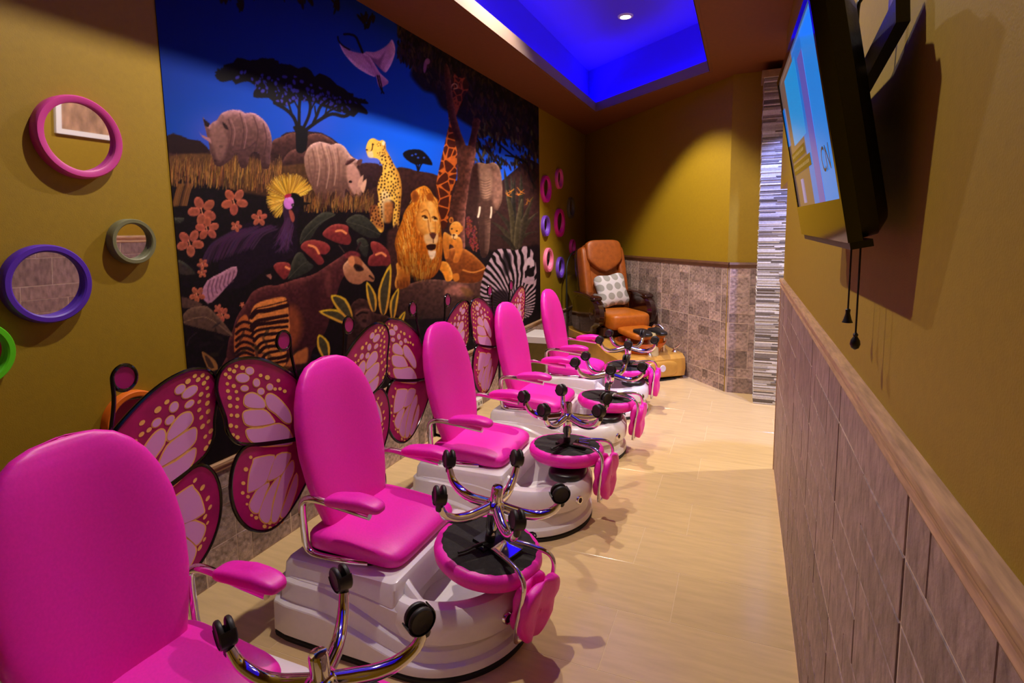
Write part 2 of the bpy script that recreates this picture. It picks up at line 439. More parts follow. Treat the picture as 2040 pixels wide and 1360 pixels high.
# stacked stone column: core and thin strips
colr = empty('stone_column', (0.1, 4.6, 0)); tagobj(colr, 'column clad in thin stacked grey and white stone strips', 'column')
box('core', (0.006, 0.006, 0), (0.36, 0.255, 2.445), mat('dark_mortar', srgb(60, 52, 48), 0.9), colr)
STRIP = mat('stacked_strip_stone', (1, 1, 1, 1), 0.5, attr='tone', noise=0.12, nscale=90, bump=0.3, bscale=150)
sv, sf, tone = [], [], []
rs = random.Random(3); z = 0.003
pal = [(0.22, 0.19, 0.17), (0.32, 0.28, 0.26), (0.46, 0.43, 0.41), (0.60, 0.58, 0.57), (0.74, 0.72, 0.72), (0.14, 0.12, 0.11)]
def strip_box(a, b, c):
    mb = MB().box(a, b); n = len(sv); sv.extend(mb.v); sf.extend([tuple(i + n for i in q) for q in mb.f]); tone.extend([c] * 8)
while z < 2.42:
    h = rs.choice((0.007, 0.009, 0.011, 0.013)); x = 0.0
    while x < 0.355:
        L = rs.uniform(0.08, 0.3); x1 = min(x + L, 0.36); p = rs.uniform(0, 0.006); c = rs.choice(pal)
        strip_box((x + (0.0004 if x else -p), -0.002 - p, z), (x1 - 0.0004, 0.02, z + h - 0.0009), c)
        if x == 0.0: strip_box((-p, 0.02, z), (0.02, 0.256, z + h - 0.0012), rs.choice(pal))
        x = x1
    z += h
me = bpy.data.meshes.new('stone_strips'); me.from_pydata(sv, [], sf)
ca = me.color_attributes.new('tone', 'FLOAT_COLOR', 'POINT')
ca.data.foreach_set('color', np.array([(r, g, b, 1) for r, g, b in tone], dtype=np.float32).ravel())
me.materials.append(STRIP); so = bpy.data.objects.new('stone_strips', me); COL.objects.link(so); so.parent = colr; so['kind'] = 'stuff'
box('capital', (-0.02, -0.018, 2.42), (0.37, 0.25, 2.468), mat('capital_stone', srgb(150, 120, 90), 0.6, noise=0.2), colr)
# ------------------------------------------------------------------ mural: printed picture, painted here into a colour layer
CX0, CY0, CWD, CHT = 296, -270, 800, 1120
cv = np.zeros((CHT, CWD, 3), np.float32)
gy, gx = np.mgrid[0:CHT, 0:CWD].astype(np.float32); gx += CX0; gy += CY0
nrng = np.random.default_rng(5); mr = random.Random(21)
def vnoise(scale, seed):
    r = np.random.default_rng(seed); h, w_ = int(CHT / scale) + 3, int(CWD / scale) + 3
    g = r.random((h, w_)).astype(np.float32)
    yy = (gy - CY0) / scale; xx = (gx - CX0) / scale; iy = yy.astype(int); ix = xx.astype(int); fy = yy - iy; fx = xx - ix
    fy = fy * fy * (3 - 2 * fy); fx = fx * fx * (3 - 2 * fx)
    return (g[iy, ix] * (1 - fx) + g[iy, ix + 1] * fx) * (1 - fy) + (g[iy + 1, ix] * (1 - fx) + g[iy + 1, ix + 1] * fx) * fy
N4, N12, N40 = vnoise(4, 1), vnoise(12, 2), vnoise(40, 3)
K = 480 / 2040
TA, TB, TC, TDm, TE = (300, 0), (640, 0), (320, 300), (640, 300), (340, 500)
PXL = None
def px(pts, tr):
    P = np.array(pts, float)
    return P if tr is None else P * K + np.array(tr)
def region(P, pad):
    x0, y0 = np.floor(P.min(0) - pad).astype(int) - (CX0, CY0); x1, y1 = np.ceil(P.max(0) + pad).astype(int) - (CX0, CY0) + 1
    x0, y0 = max(x0, 0), max(y0, 0); x1, y1 = min(x1, CWD), min(y1, CHT)
    return None if x1 <= x0 or y1 <= y0 else (slice(y0, y1), slice(x0, x1))
def seg_dist(P, X, Y, closed):
    d = np.full(X.shape, 1e9, np.float32); nx = np.zeros_like(X); ny = np.zeros_like(X)
    n = len(P)
    for i in range(n if closed else n - 1):
        a, b = P[i], P[(i + 1) % n]; ab = b - a; L = ab @ ab + 1e-9
        t = np.clip(((X - a[0]) * ab[0] + (Y - a[1]) * ab[1]) / L, 0, 1)
        dx = X - (a[0] + t * ab[0]); dy = Y - (a[1] + t * ab[1]); q = np.sqrt(dx * dx + dy * dy)
        k = q < d; d = np.where(k, q, d); nx = np.where(k, dx, nx); ny = np.where(k, dy, ny)
    return d, nx, ny
def fill(pts, col, tr=None, soft=1.3, sm=4, alpha=1.0, bot=None, rim=None, rw=6.0, rd=(0, -1), core=None, cw=8.0, nz=0.12, stripe=None):
    P = px(pts, tr)
    if sm: P = catmull(P, sm, True)
    r = region(P, soft + 1)
    if r is None: return
    X, Y = gx[r], gy[r]
    ins = np.zeros(X.shape, bool); n = len(P)
    for i in range(n):
        (xa, ya), (xb, yb) = P[i], P[(i + 1) % n]
        c = ((ya > Y) != (yb > Y)) & (X < (xb - xa) * (Y - ya) / (yb - ya + 1e-9) + xa); ins ^= c
    d, nx, ny = seg_dist(P, X, Y, True)
    a = np.clip(0.5 + np.where(ins, d, -d) / soft, 0, 1)[..., None] * alpha
    c = np.broadcast_to(np.array(col, np.float32), X.shape + (3,)).copy()
    if bot is not None:
        t = np.clip((Y - P[:, 1].min()) / (np.ptp(P[:, 1]) + 1e-6), 0, 1)[..., None]; c = c * (1 - t) + np.array(bot, np.float32) * t
    if core is not None:
        t = np.exp(-d / cw)[..., None]; c = c * t + np.array(core, np.float32) * (1 - t)
    if rim is not None:
        q = np.maximum(d, 1e-3); wgt = np.clip(-(nx * rd[0] + ny * rd[1]) / q, 0, 1)
        t = (np.exp(-d / rw) * wgt)[..., None]; c = c * (1 - t) + np.array(rim, np.float32) * t
    if stripe is not None: c = stripe(X, Y, c)
    c = c * (1 + nz * 0.55 * (N4[r] - 0.5) * 2)[..., None]
    cv[r] = cv[r] * (1 - a) + c * a
def ell(cx, cy, rx, ry, col, tr=None, rot=0, **k):
    t = np.linspace(0, 2 * math.pi, 18, endpoint=False); c, s = math.cos(rot), math.sin(rot)
    fill([(cx + rx * math.cos(u) * c - ry * math.sin(u) * s, cy + rx * math.cos(u) * s + ry * math.sin(u) * c) for u in t], col, tr, sm=0, **k)
def line(pts, wd, col, tr=None, alpha=1.0, sm=4, taper=0.0):
    P = px(pts, tr)
    if sm and len(P) > 2: P = catmull(P, sm)
    r = region(P, wd + 1)
    if r is None: return
    X, Y = gx[r], gy[r]; d, _, _ = seg_dist(P, X, Y, False); wl_ = wd
    if taper:
        a, b = P[0], P[-1]; ab = b - a; t = np.clip(((X - a[0]) * ab[0] + (Y - a[1]) * ab[1]) / (ab @ ab + 1e-9), 0, 1); wl_ = wd * (1 - taper * t)
    al = (np.clip(0.5 + (wl_ / 2 - d), 0, 1) * alpha)[..., None]
    cv[r] = cv[r] * (1 - al) + np.array(col, np.float32) * al
C = lambda *a: tuple(v / 255 for v in a)
def jit(c, s): return tuple(max(0, v + mr.uniform(-s, s)) for v in c)

# sky: printed gradient, its top darkened further for the shade under the soffit
t = np.clip((gy + 200) / 520, 0, 1)[..., None]
cv[:] = np.array(C(3, 8, 96)) * (1 - t) + np.array(C(10, 88, 226)) * t
tx = np.clip((gx - 330) / 500, 0, 1)[..., None]
cv[:] = cv * (0.72 + 0.33 * tx)
for (x, y, r_, c, al) in ((440, 265, 70, C(95, 75, 175), .55), (620, 250, 60, C(70, 70, 190), .45), (745, 320, 40, C(110, 105, 205), .7), (930, 320, 60, C(90, 80, 200), .4), (1040, 330, 60, C(70, 70, 190), .4)):
    g = (np.exp(-((gx - x) ** 2 + ((gy - y) * 1.5) ** 2) / r_ ** 2) * al)[..., None]; cv[:] = cv * (1 - g) + np.array(c) * g
# far ground
fill([(290, 340), (330, 271), (357, 269), (378, 278), (400, 281), (420, 300), (545, 300), (560, 270), (585, 262), (640, 264), (680, 290), (718, 326), (741, 325), (757, 330), (795, 335), (828, 340), (870, 349), (905, 360), (960, 352), (1000, 360), (1100, 340), (1100, 900), (290, 900)], C(62, 36, 34), sm=2, bot=C(20, 12, 16), nz=.3, rim=C(30, 18, 26), rw=8)
fill([(140, 1155), (240, 1145), (330, 1180), (420, 1195), (480, 1290), (140, 1290)], C(34, 18, 22), TA)
for p, c in (([(1030, 1200), (1100, 1160), (1210, 1120), (1300, 1160), (1330, 1280), (1250, 1360), (1030, 1330)], C(78, 44, 42)), ([(1330, 1150), (1420, 1130), (1500, 1160), (1570, 1220), (1560, 1300), (1380, 1330), (1330, 1250)], C(70, 40, 38)), ([(1120, 1360), (1180, 1280), (1270, 1260), (1330, 1300), (1330, 1420), (1130, 1420)], C(84, 50, 46))):
    fill(p, c, TA, rim=C(125, 78, 70), rw=4, bot=C(40, 22, 24), nz=.35)
fill([(330, 115), (430, 105), (500, 130), (520, 260), (380, 330), (330, 200)], C(58, 34, 38), TDm, bot=C(40, 24, 26), nz=.3)
fill([(640, 150), (740, 150), (800, 170), (980, 210), (990, 330), (960, 480), (690, 480), (670, 280)], C(58, 32, 30), TDm, bot=C(44, 24, 22), nz=.4)
# meadow grass
fill([(335, 312), (480, 310), (548, 330), (625, 330), (625, 400), (500, 390), (420, 372), (345, 378)], C(86, 56, 34), bot=C(60, 36, 26), nz=.3, soft=4)
def grass(n, x0, x1, ytop, ybot, cols, L):
    for _ in range(n):
        x = mr.uniform(x0, x1); y = mr.uniform(ytop(x), ybot(x)); l = mr.uniform(*L)
        line([(x, y), (x + mr.uniform(-1, 2.5), y - l * .6), (x + mr.uniform(-1, 5), y - l)], mr.uniform(.8, 1.6), jit(mr.choice(cols), .05), None, .8, 0, .7)
gc = [C(156, 104, 50), C(120, 76, 38), C(92, 56, 34), C(184, 128, 62), C(62, 36, 26)]
# dark thicket
fill([(340, 372), (420, 366), (480, 382), (545, 392), (600, 392), (640, 410), (700, 418), (760, 424), (800, 430), (830, 470), (980, 500), (1100, 520), (1100, 900), (330, 900)], C(20, 12, 18), sm=3, soft=5, nz=.5)
grass(620, 338, 560, lambda x: 338, lambda x: 372 + (x - 340) * .07, gc, (16, 34))
# acacia
D0 = C(15, 9, 18)
fill([(545, 640), (610, 610), (620, 550), (700, 530), (730, 490), (800, 500), (850, 520), (930, 500), (1040, 520), (1080, 550), (1180, 545), (1250, 580), (1300, 565), (1360, 600), (1390, 650), (1430, 620), (1520, 660), (1580, 720), (1640, 750), (1720, 830), (1830, 930), (1830, 970), (1760, 950), (1720, 990), (1650, 960), (1590, 950), (1540, 930), (1450, 900), (1400, 870), (1250, 850), (1150, 900), (1050, 870), (1000, 830), (940, 830), (870, 820), (880, 760), (900, 740), (830, 690), (760, 700), (720, 715), (690, 680), (640, 690), (590, 690)], D0, TA, sm=2)
for x, y in ((800, 610), (735, 655), (860, 670), (900, 700), (945, 635), (1000, 660), (1060, 705), (1080, 670), (1135, 650), (1215, 695), (1280, 690), (1230, 645), (950, 770), (985, 745), (1140, 740), (1145, 795), (1180, 730), (1215, 765), (1240, 770), (1330, 755), (1360, 720), (1440, 740), (1415, 815), (1440, 800), (1505, 785), (1600, 860), (1560, 830), (1690, 860), (1480, 840), (1155, 880), (1210, 830), (1235, 850), (1080, 855), (1110, 855), (1370, 770), (1490, 870), (1530, 880), (1180, 850), (1320, 820), (1300, 850), (1380, 840), (1450, 870), (1570, 900), (770, 612), (920, 690)):
    ell(x, y, mr.uniform(12, 24), mr.uniform(9, 17), C(52, 50, 150), TA, mr.uniform(0, 3))
for _ in range(70):
    k = mr.uniform(.22, .95); x = 560 + k * 1240; y = 660 + max(0, k - .3) * 330 + mr.uniform(-20, 110)
    ell(x, y, mr.uniform(8, 20), mr.uniform(4, 8), C(44, 46, 150), TA, mr.uniform(.4, 2.2))
for _ in range(260):
    k = mr.random(); x = 560 + k * 1260; y = (620 - 110 * math.sin(min(1, k * 2.4) * 1.57) + max(0, k - .35) * 560) + mr.uniform(-22, 24)
    ell(x, y, mr.uniform(12, 28), mr.uniform(7, 13), D0, TA, mr.uniform(-.4, .4))
for p, wd in (([(1270, 1260), (1265, 1100)], 18), ([(1250, 1100), (1215, 1000), (1150, 930), (1050, 870)], 7), ([(1200, 980), (1170, 880), (1150, 820)], 4), ([(1258, 1090), (1258, 930), (1265, 830)], 6), ([(1290, 1090), (1340, 980), (1352, 880), (1320, 800)], 6), ([(1300, 1110), (1440, 1010), (1540, 965), (1640, 985), (1700, 950)], 7), ([(1370, 1060), (1410, 970), (1440, 900), (1510, 840)], 6), ([(1440, 1010), (1500, 950), (1590, 900)], 4), ([(1400, 990), (1390, 900)], 3), ([(1480, 960), (1500, 880)], 3), ([(1110, 900), (1090, 840)], 3), ([(1265, 950), (1220, 860)], 3), ([(1345, 950), (1400, 850)], 3)):
    line(p, wd, D0, TA)
fill([(1205, 1075), (1255, 1070), (1320, 1090), (1330, 1120), (1315, 1270), (1240, 1270), (1240, 1150)], D0, TA)
# small acacia
fill([(690, 1300), (740, 1268), (830, 1265), (880, 1295), (925, 1350), (940, 1400), (860, 1385), (800, 1395), (720, 1350)], D0, TB, sm=2)
for p, wd in (([(820, 170), (800, 110), (770, 70)], 3), ([(825, 165), (850, 110), (890, 90)], 3), ([(820, 150), (830, 60)], 2.5)): line(p, wd, D0, TDm)
for x, y in ((770, 40), (820, 60), (870, 60), (800, 30)): ell(x, y, 10, 8, C(40, 70, 180), TDm)
# flying wader
WB, WP = C(176, 122, 184), C(236, 190, 236)
fill([(150, 350), (190, 395), (250, 430), (330, 450), (380, 450), (430, 530), (460, 620), (450, 650), (380, 620), (300, 570), (230, 500), (180, 430)], WB, TB, core=C(206, 154, 208), cw=6, rim=WP, rw=5, rd=(-.6, .8))
fill([(370, 440), (450, 440), (520, 410), (570, 370), (600, 335), (625, 400), (620, 470), (590, 550), (550, 610), (520, 600), (480, 560), (430, 510)], WB, TB, core=C(200, 146, 202), cw=6, rim=WP, rw=6, rd=(.8, .4))
fill([(380, 460), (480, 500), (540, 440), (500, 560), (520, 600), (470, 560), (420, 520)], C(80, 48, 96), TB, alpha=.6, soft=4)
fill([(340, 450), (400, 470), (450, 540), (500, 620), (570, 690), (530, 730), (490, 740), (460, 640), (420, 560), (370, 500)], C(168, 112, 172), TB, rim=WP, rw=3)
for k in range(14):
    u = k / 13; line([(165 + 230 * u, 375 + 90 * u), (215 + 225 * u, 470 + 165 * u)], 1.3, C(120, 76, 136), TB, .55, 0); line([(430 + 160 * u, 450 - 90 * u), (520 + 100 * u, 590 - 150 * u)], 1.3, C(120, 76, 136), TB, .5, 0)
line([(350, 445), (320, 370), (290, 310), (240, 290), (195, 290)], 4.5, D0, TB)
line([(140, 310), (150, 350), (190, 392), (240, 422)], 3, D0, TB)
line([(475, 640), (500, 740), (530, 790)], 2.5, D0, TB); line([(490, 640), (515, 750), (510, 790)], 2.0, D0, TB)
# hanging leaves along the top
for x, y in ((600, 0), (640, -20), (760, 60), (760, 20), (1300, 10), (1260, -10), (1340, 0), (1580, 60), (1560, 20), (1790, 170), (1830, 140), (1870, 160), (1840, 200), (300, -80), (480, -120), (900, -60), (1050, -100), (1150, -40), (1450, -60)):
    for _ in range(3): ell(x + mr.uniform(-25, 25), y + mr.uniform(-25, 25), mr.uniform(30, 52), mr.uniform(9, 15), jit(C(26, 16, 18), .02), TA, mr.uniform(.9, 2.2))
# right canopy
fill([(640, 150), (700, 300), (660, 440), (700, 520), (780, 560), (760, 640), (860, 760), (960, 800), (1010, 900), (1100, 960), (1280, 1080), (1450, 1150), (1600, 1180), (1700, 1220), (1960, 1300), (1960, 200), (900, -100)], C(20, 13, 24), TB, soft=8, nz=.6, alpha=.96)
lc = [C(30, 22, 26), C(46, 34, 30), C(22, 14, 24), C(58, 44, 36), C(36, 26, 48), C(14, 9, 16)]
for _ in range(900):
    x = mr.uniform(650, 1850); lo = 300 + (x - 650) * .48; hi = min(430 + (x - 650) * .75, 1350)
    y = mr.uniform(lo - 90, hi + 60)
    ell(x, y, mr.uniform(20, 44), mr.uniform(5, 10), jit(mr.choice(lc), .02), TB, mr.uniform(1.0, 2.0), nz=.1)
for _ in range(240):
    x = mr.uniform(1300, 1840); y = mr.uniform(1040, 1420)
    if y > 1180 + abs(x - 1600) * .5 and x < 1700 and mr.random() < .5: continue
    ell(x, y, mr.uniform(24, 50), mr.uniform(6, 11), jit(mr.choice(lc + [C(82, 74, 50)]), .03), TB, mr.uniform(.9, 1.9), nz=.1)
for p in ([(1560, 40), (1660, 60), (1740, 110), (1760, 200), (1800, 290)], [(1500, -60), (1620, 40), (1700, 90)]): line(p, 3, D0, TDm)
for x, y in ((1740, 150), (1780, 240), (1800, 300), (1650, 90), (1700, 120), (1620, 130), (1560, 90), (1530, 110), (1490, 60), (1440, 40), (1420, 110), (1810, 200)):
    for _ in range(4): ell(x + mr.uniform(-22, 22), y + mr.uniform(-30, 40), mr.uniform(18, 34), mr.uniform(5, 9), jit(C(34, 26, 24), .03), TDm, mr.uniform(1.0, 2.1))
ell(880, 560, 14, 60, C(120, 72, 128), TB, .12); ell(900, 520, 22, 26, C(130, 84, 130), TB)
# giraffe
rv = np.random.default_rng(9); VP = np.stack([rv.uniform(860, 935, 260), rv.uniform(130, 470, 260)], 1)
def voro(light, dark, wd):
    def f(X, Y, c):
        Q = np.stack([X * 1.0, Y * 0.8], -1).reshape(-1, 1, 2); S_ = VP[None] * np.array([1, .8])
        dd = np.sort(np.sqrt(((Q - S_) ** 2).sum(-1)), 1); e_ = (dd[:, 1] - dd[:, 0]).reshape(X.shape)
        k = np.clip((e_ - wd) / 1.2, 0, 1)[..., None]
        return np.array(light) * (1 - k) + np.array(dark) * k
    return f
VP = VP[:110]
fill([(1085, 1050), (1130, 1010), (1142, 1100), (1150, 1250), (1145, 1500), (1110, 1600), (1090, 1750), (1060, 1920), (1010, 1920), (990, 1730), (970, 1620), (985, 1490), (1040, 1240)], C(90, 34, 18), TB, sm=2, stripe=voro(C(196, 94, 34), C(72, 28, 18), 1.3))
fill([(1085, 780), (1130, 620), (1160, 660), (1190, 640), (1240, 690), (1250, 740), (1225, 790), (1190, 860), (1150, 960), (1130, 1030), (1085, 1060), (1075, 900)], C(120, 48, 30), TB, alpha=.75, stripe=voro(C(170, 76, 40), C(60, 26, 26), 1.2))
line([(1100, 750), (1115, 712), (1145, 715), (1150, 745), (1120, 752)], 1.6, C(190, 150, 130), TB)
# tree trunks
TRK = C(74, 40, 32)
fill([(1040, 560), (1085, 580), (1120, 880), (1180, 1120), (1250, 1300), (1240, 1420), (1180, 1420), (1130, 1180), (1070, 930)], C(58, 30, 28), TB, sm=2, rim=C(120, 70, 60), rw=3, rd=(1, -.2), nz=.4)
fill([(1290, 1000), (1350, 1020), (1320, 1140), (1300, 1300), (1290, 1420), (1200, 1420), (1230, 1280), (1270, 1120)], C(60, 32, 28), TB, sm=2, rim=C(124, 74, 62), rw=3, rd=(1, 0), nz=.4)
fill([(1160, -20), (1305, -20), (1285, 130), (1265, 300), (1230, 450), (1215, 650), (1210, 860), (1100, 860), (1085, 600), (1110, 400), (1150, 250)], TRK, TDm, sm=3, rim=C(158, 96, 84), rw=7, rd=(1, 0), nz=.45)
# elephant
fill([(1280, 140), (1330, 100), (1400, 112), (1460, 100), (1510, 150), (1530, 280), (1530, 420), (1490, 510), (1440, 560), (1430, 720), (1410, 880), (1350, 880), (1330, 600), (1300, 540), (1235, 520), (1240, 380), (1260, 240)], C(92, 62, 52), TDm, rim=C(190, 146, 122), rw=8, rd=(.5, -.8), nz=.25, bot=C(52, 30, 28))
fill([(1280, 150), (1325, 110), (1340, 250), (1330, 420), (1300, 540), (1235, 520), (1245, 380)], C(58, 34, 32), TDm, soft=4, nz=.3)
fill([(1335, 130), (1390, 118), (1440, 160), (1450, 280), (1430, 400), (1370, 400), (1345, 270)], C(150, 112, 92), TDm, soft=8, nz=.2)
fill([(1470, 150), (1515, 190), (1528, 320), (1500, 480), (1460, 470), (1450, 300)], C(132, 92, 78), TDm, soft=6, nz=.25)
for y in range(250, 640, 22): line([(1350, y), (1390, y + 10), (1430, y - 4)], 1.1, C(70, 44, 38), TDm, .7)
line([(1342, 480), (1338, 520), (1328, 560)], 4, C(230, 205, 180), TDm); line([(1440, 480), (1440, 520), (1434, 565)], 3.6, C(225, 195, 170), TDm)
# spiky plants at right
for tip, w_, c in (((1548, 150), 26, C(36, 32, 30)), ((1605, 205), 20, C(44, 40, 34)), ((1640, 215), 20, C(34, 30, 28)), ((1690, 190), 24, C(40, 36, 30)), ((1440, 600), 26, C(52, 44, 34)), ((1470, 500), 26, C(44, 36, 30)), ((1760, 480), 26, C(52, 44, 34)), ((1835, 520), 28, C(48, 40, 32)), ((1840, 680), 30, C(40, 34, 28)), ((1560, 330), 22, C(58, 50, 36)), ((1700, 400), 22, C(60, 52, 38)), ((1420, 700), 26, C(36, 30, 26)), ((1800, 380), 22, C(46, 38, 30))):
    b = (1650 + mr.uniform(-30, 30), 830); mx, my = (b[0] + tip[0]) / 2 + mr.uniform(-20, 20), (b[1] + tip[1]) / 2 - 40
    fill([(b[0] - w_ * .6, b[1]), (mx - w_, my), tip, (mx + w_, my), (b[0] + w_ * .6, b[1])], c, TDm, rim=tuple(v * 1.9 for v in c), rw=2.2, rd=(-.7, -.5), nz=.3)
for x, y, c in ((1580, 380, C(190, 110, 40)), (1670, 375, C(180, 104, 44)), (1690, 350, C(170, 96, 40)), (1740, 450, C(130, 78, 36)), (1600, 350, C(170, 96, 40)), (1760, 430, C(120, 72, 36))):
    for _ in range(6): line([(x, y), (x + mr.uniform(-36, 36), y + mr.uniform(-45, 15))], 2.2, jit(c, .06), TDm, .9, 0, .6)
for x0, y0, x1, y1 in ((1240, 560, 1260, 700), (1265, 590, 1300, 830), (1230, 660, 1290, 850), (1300, 640, 1320, 860)):
    for k in range(26):
        u = k / 26; ell(x0 + (x1 - x0) * u + mr.uniform(-12, 12), y0 + (y1 - y0) * u, 8, 7, jit(C(120, 48, 44), .06), TDm)
# rhinos
def rhino1():
    fill([(404, 235), (411, 243), (416, 250), (424, 243), (432, 239), (441, 226), (460, 219), (479, 220), (488, 225), (505, 225), (521, 235), (533, 249), (540, 268), (542, 287), (539, 308), (536, 334), (521, 334), (517, 306), (500, 305), (492, 332), (478, 332), (472, 305), (460, 318), (448, 327), (438, 332), (428, 328), (424, 315), (418, 300), (416, 285)], C(116, 78, 74), sm=3, rim=C(196, 140, 158), rw=7, rd=(.3, -1), bot=C(58, 34, 36), nz=.25)
    for p in ([(455, 238), (462, 262), (458, 290)], [(478, 226), (486, 260), (480, 298)], [(505, 232), (514, 262), (508, 300)], [(525, 246), (531, 276), (526, 308)], [(470, 300), (492, 296), (510, 282)]): line(p, 2.6, C(58, 34, 38), None, .55)
    for p in ([(461, 240), (468, 262), (464, 290)], [(484, 228), (492, 260), (486, 296)]): line(p, 2, C(160, 112, 112), None, .45)
    fill([(397, 263), (403, 273), (415, 281), (421, 286), (419, 276), (410, 272), (401, 268)], C(150, 100, 106), sm=2)
    fill([(404, 235), (408, 250), (415, 254), (418, 246)], C(30, 16, 22), sm=0); fill([(443, 243), (452, 250), (455, 259), (447, 255)], C(34, 18, 24), sm=2)
    ell(440, 292, 4, 3, C(24, 12, 16)); ell(432, 320, 6, 3, C(40, 20, 26))
    fill([(421, 250), (440, 250), (452, 275), (448, 310), (434, 322), (426, 300), (420, 278)], C(132, 92, 84), soft=8, alpha=.6)
rhino1()
fill([(608, 306), (618, 289), (639, 282), (660, 288), (672, 285), (686, 292), (698, 309), (710, 317), (718, 321), (712, 330), (711, 340), (723, 362), (727, 372), (722, 384), (715, 395), (701, 388), (690, 376), (687, 384), (685, 404), (668, 404), (666, 380), (656, 396), (652, 403), (634, 402), (628, 385), (612, 350), (606, 322)], C(168, 124, 108), sm=3, rim=C(224, 176, 168), rw=7, rd=(.2, -1), bot=C(76, 46, 40), nz=.22)
for p in ([(622, 296), (628, 330), (624, 365)], [(640, 286), (650, 330), (644, 385)], [(655, 292), (664, 335), (660, 380)], [(672, 296), (676, 330), (674, 372)], [(614, 310), (618, 345), (626, 375)]): line(p, 2.6, C(96, 60, 54), None, .5)
for p in ([(646, 290), (656, 330), (650, 375)], [(662, 292), (670, 330), (666, 368)], [(630, 292), (637, 330), (632, 370)]): line(p, 2.4, C(206, 158, 136), None, .5)
fill([(690, 334), (702, 326), (712, 336), (718, 350), (722, 372), (716, 390), (704, 384), (694, 366)], C(176, 126, 112), soft=4, rim=C(222, 170, 160), rw=3)
fill([(712, 372), (715, 358), (724, 348), (722, 364), (720, 372)], C(196, 146, 124), sm=2); fill([(718, 376), (720, 366), (730, 356), (729, 370), (724, 384)], C(206, 156, 130), sm=2)
fill([(687, 330), (692, 318), (704, 314), (708, 318), (698, 326)], C(60, 30, 32), sm=2, rim=C(226, 176, 166), rw=2); fill([(710, 326), (714, 318), (722, 318), (718, 330)], C(90, 54, 52), sm=2)
ell(698, 362, 3.5, 2.6, C(30, 14, 18)); ell(710, 388, 3, 2, C(60, 30, 34))
grass(330, 606, 745, lambda x: 402, lambda x: 424, gc, (14, 28))
for _ in range(60):   # faint grass left of the flowers
    x = mr.uniform(342, 372); line([(x, 410), (x + 6, 385), (x + 12, 366)], 1.2, jit(C(120, 78, 40), .05), None, .6, 0)
# cheetah
def cheetah(X, Y, c): return c
fill([(388, 1305), (378, 1255), (400, 1190), (440, 1170), (490, 1192), (520, 1185), (545, 1210), (548, 1260), (575, 1310), (610, 1380), (650, 1450), (670, 1510), (682, 1600), (672, 1720), (662, 1850), (655, 1930), (610, 1930), (608, 1800), (625, 1720), (585, 1690), (545, 1690), (510, 1760), (525, 1850), (530, 1940), (505, 1970), (465, 1930), (425, 1900), (415, 1850), (440, 1780), (475, 1730), (485, 1680), (475, 1610), (482, 1540), (510, 1480), (522, 1420), (505, 1380), (480, 1345), (440, 1335), (405, 1325)], C(236, 184, 74), TB, sm=3, rim=C(168, 104, 34), rw=5, rd=(1, .2), nz=.08)
fill([(510, 350), (560, 340), (590, 420), (570, 560), (530, 600), (500, 470)], C(246, 214, 150), TDm, soft=8, alpha=.8)
fill([(540, 440), (600, 440), (610, 500), (590, 600), (540, 600), (530, 500)], C(170, 98, 40), TDm, soft=6, alpha=.85, nz=.3)
fill([(420, 470), (480, 470), (500, 560), (520, 660), (450, 640), (415, 560)], C(140, 74, 40), TDm, soft=5, alpha=.75)
pts = []
for _ in range(4000):
    x, y = mr.uniform(410, 680), mr.uniform(40, 640)
    cx_ = 545 + (y - 40) * .06 if y < 250 else 575
    hw = 45 + (y - 40) * .28 if y < 250 else 100
    if y > 400: 
        if not (abs(x - 495) < 24 or abs(x - 640) < 22 or (abs(x - 455) < 40 and y > 480)): continue
    elif abs(x - cx_) > hw - 8: continue
    if all((x - a) ** 2 + (y - b) ** 2 > 22 ** 2 for a, b in pts): pts.append((x, y))
for x, y in pts: ell(x, y, mr.uniform(5, 8), mr.uniform(6.5, 10), C(52, 24, 18), TDm, mr.uniform(-.4, .4), nz=0)
for _ in range(26): ell(mr.uniform(470, 545), mr.uniform(1210, 1330), 4, 4, C(70, 34, 20), TB)
line([(435, 1215), (430, 1265), (405, 1290)], 1.8, C(40, 18, 14), TB); ell(438, 1222, 9, 6, C(30, 14, 12), TB); ell(386, 1268, 9, 7, C(50, 24, 20), TB)
ell(527, 1212, 13, 20, C(240, 210, 170), TB); fill([(395, 1290), (430, 1280), (440, 1330), (400, 1330)], C(240, 205, 150), TB, soft=3)
# rock under the lions
fill([(560, 720), (600, 660), (650, 640), (660, 980), (640, 1180), (560, 1100)], C(58, 32, 30), TDm, soft=5, nz=.4)
fill([(630, 1180), (740, 1130), (900, 1090), (1100, 1100), (1220, 1110), (1320, 1090), (1400, 1080), (1380, 1200), (1260, 1330), (1100, 1400), (900, 1420), (640, 1400)], C(84, 52, 46), TDm, bot=C(46, 28, 28), nz=.4, rim=C(120, 80, 70), rw=5)
fill([(1060, 1160), (1150, 1130), (1240, 1150), (1250, 1210), (1150, 1230), (1050, 1210)], C(180, 110, 96), TDm, soft=8, alpha=.7, nz=.3)
fill([(1180, 1160), (1250, 1170), (1290, 1210), (1230, 1240)], C(110, 74, 40), TDm, soft=6, alpha=.8)
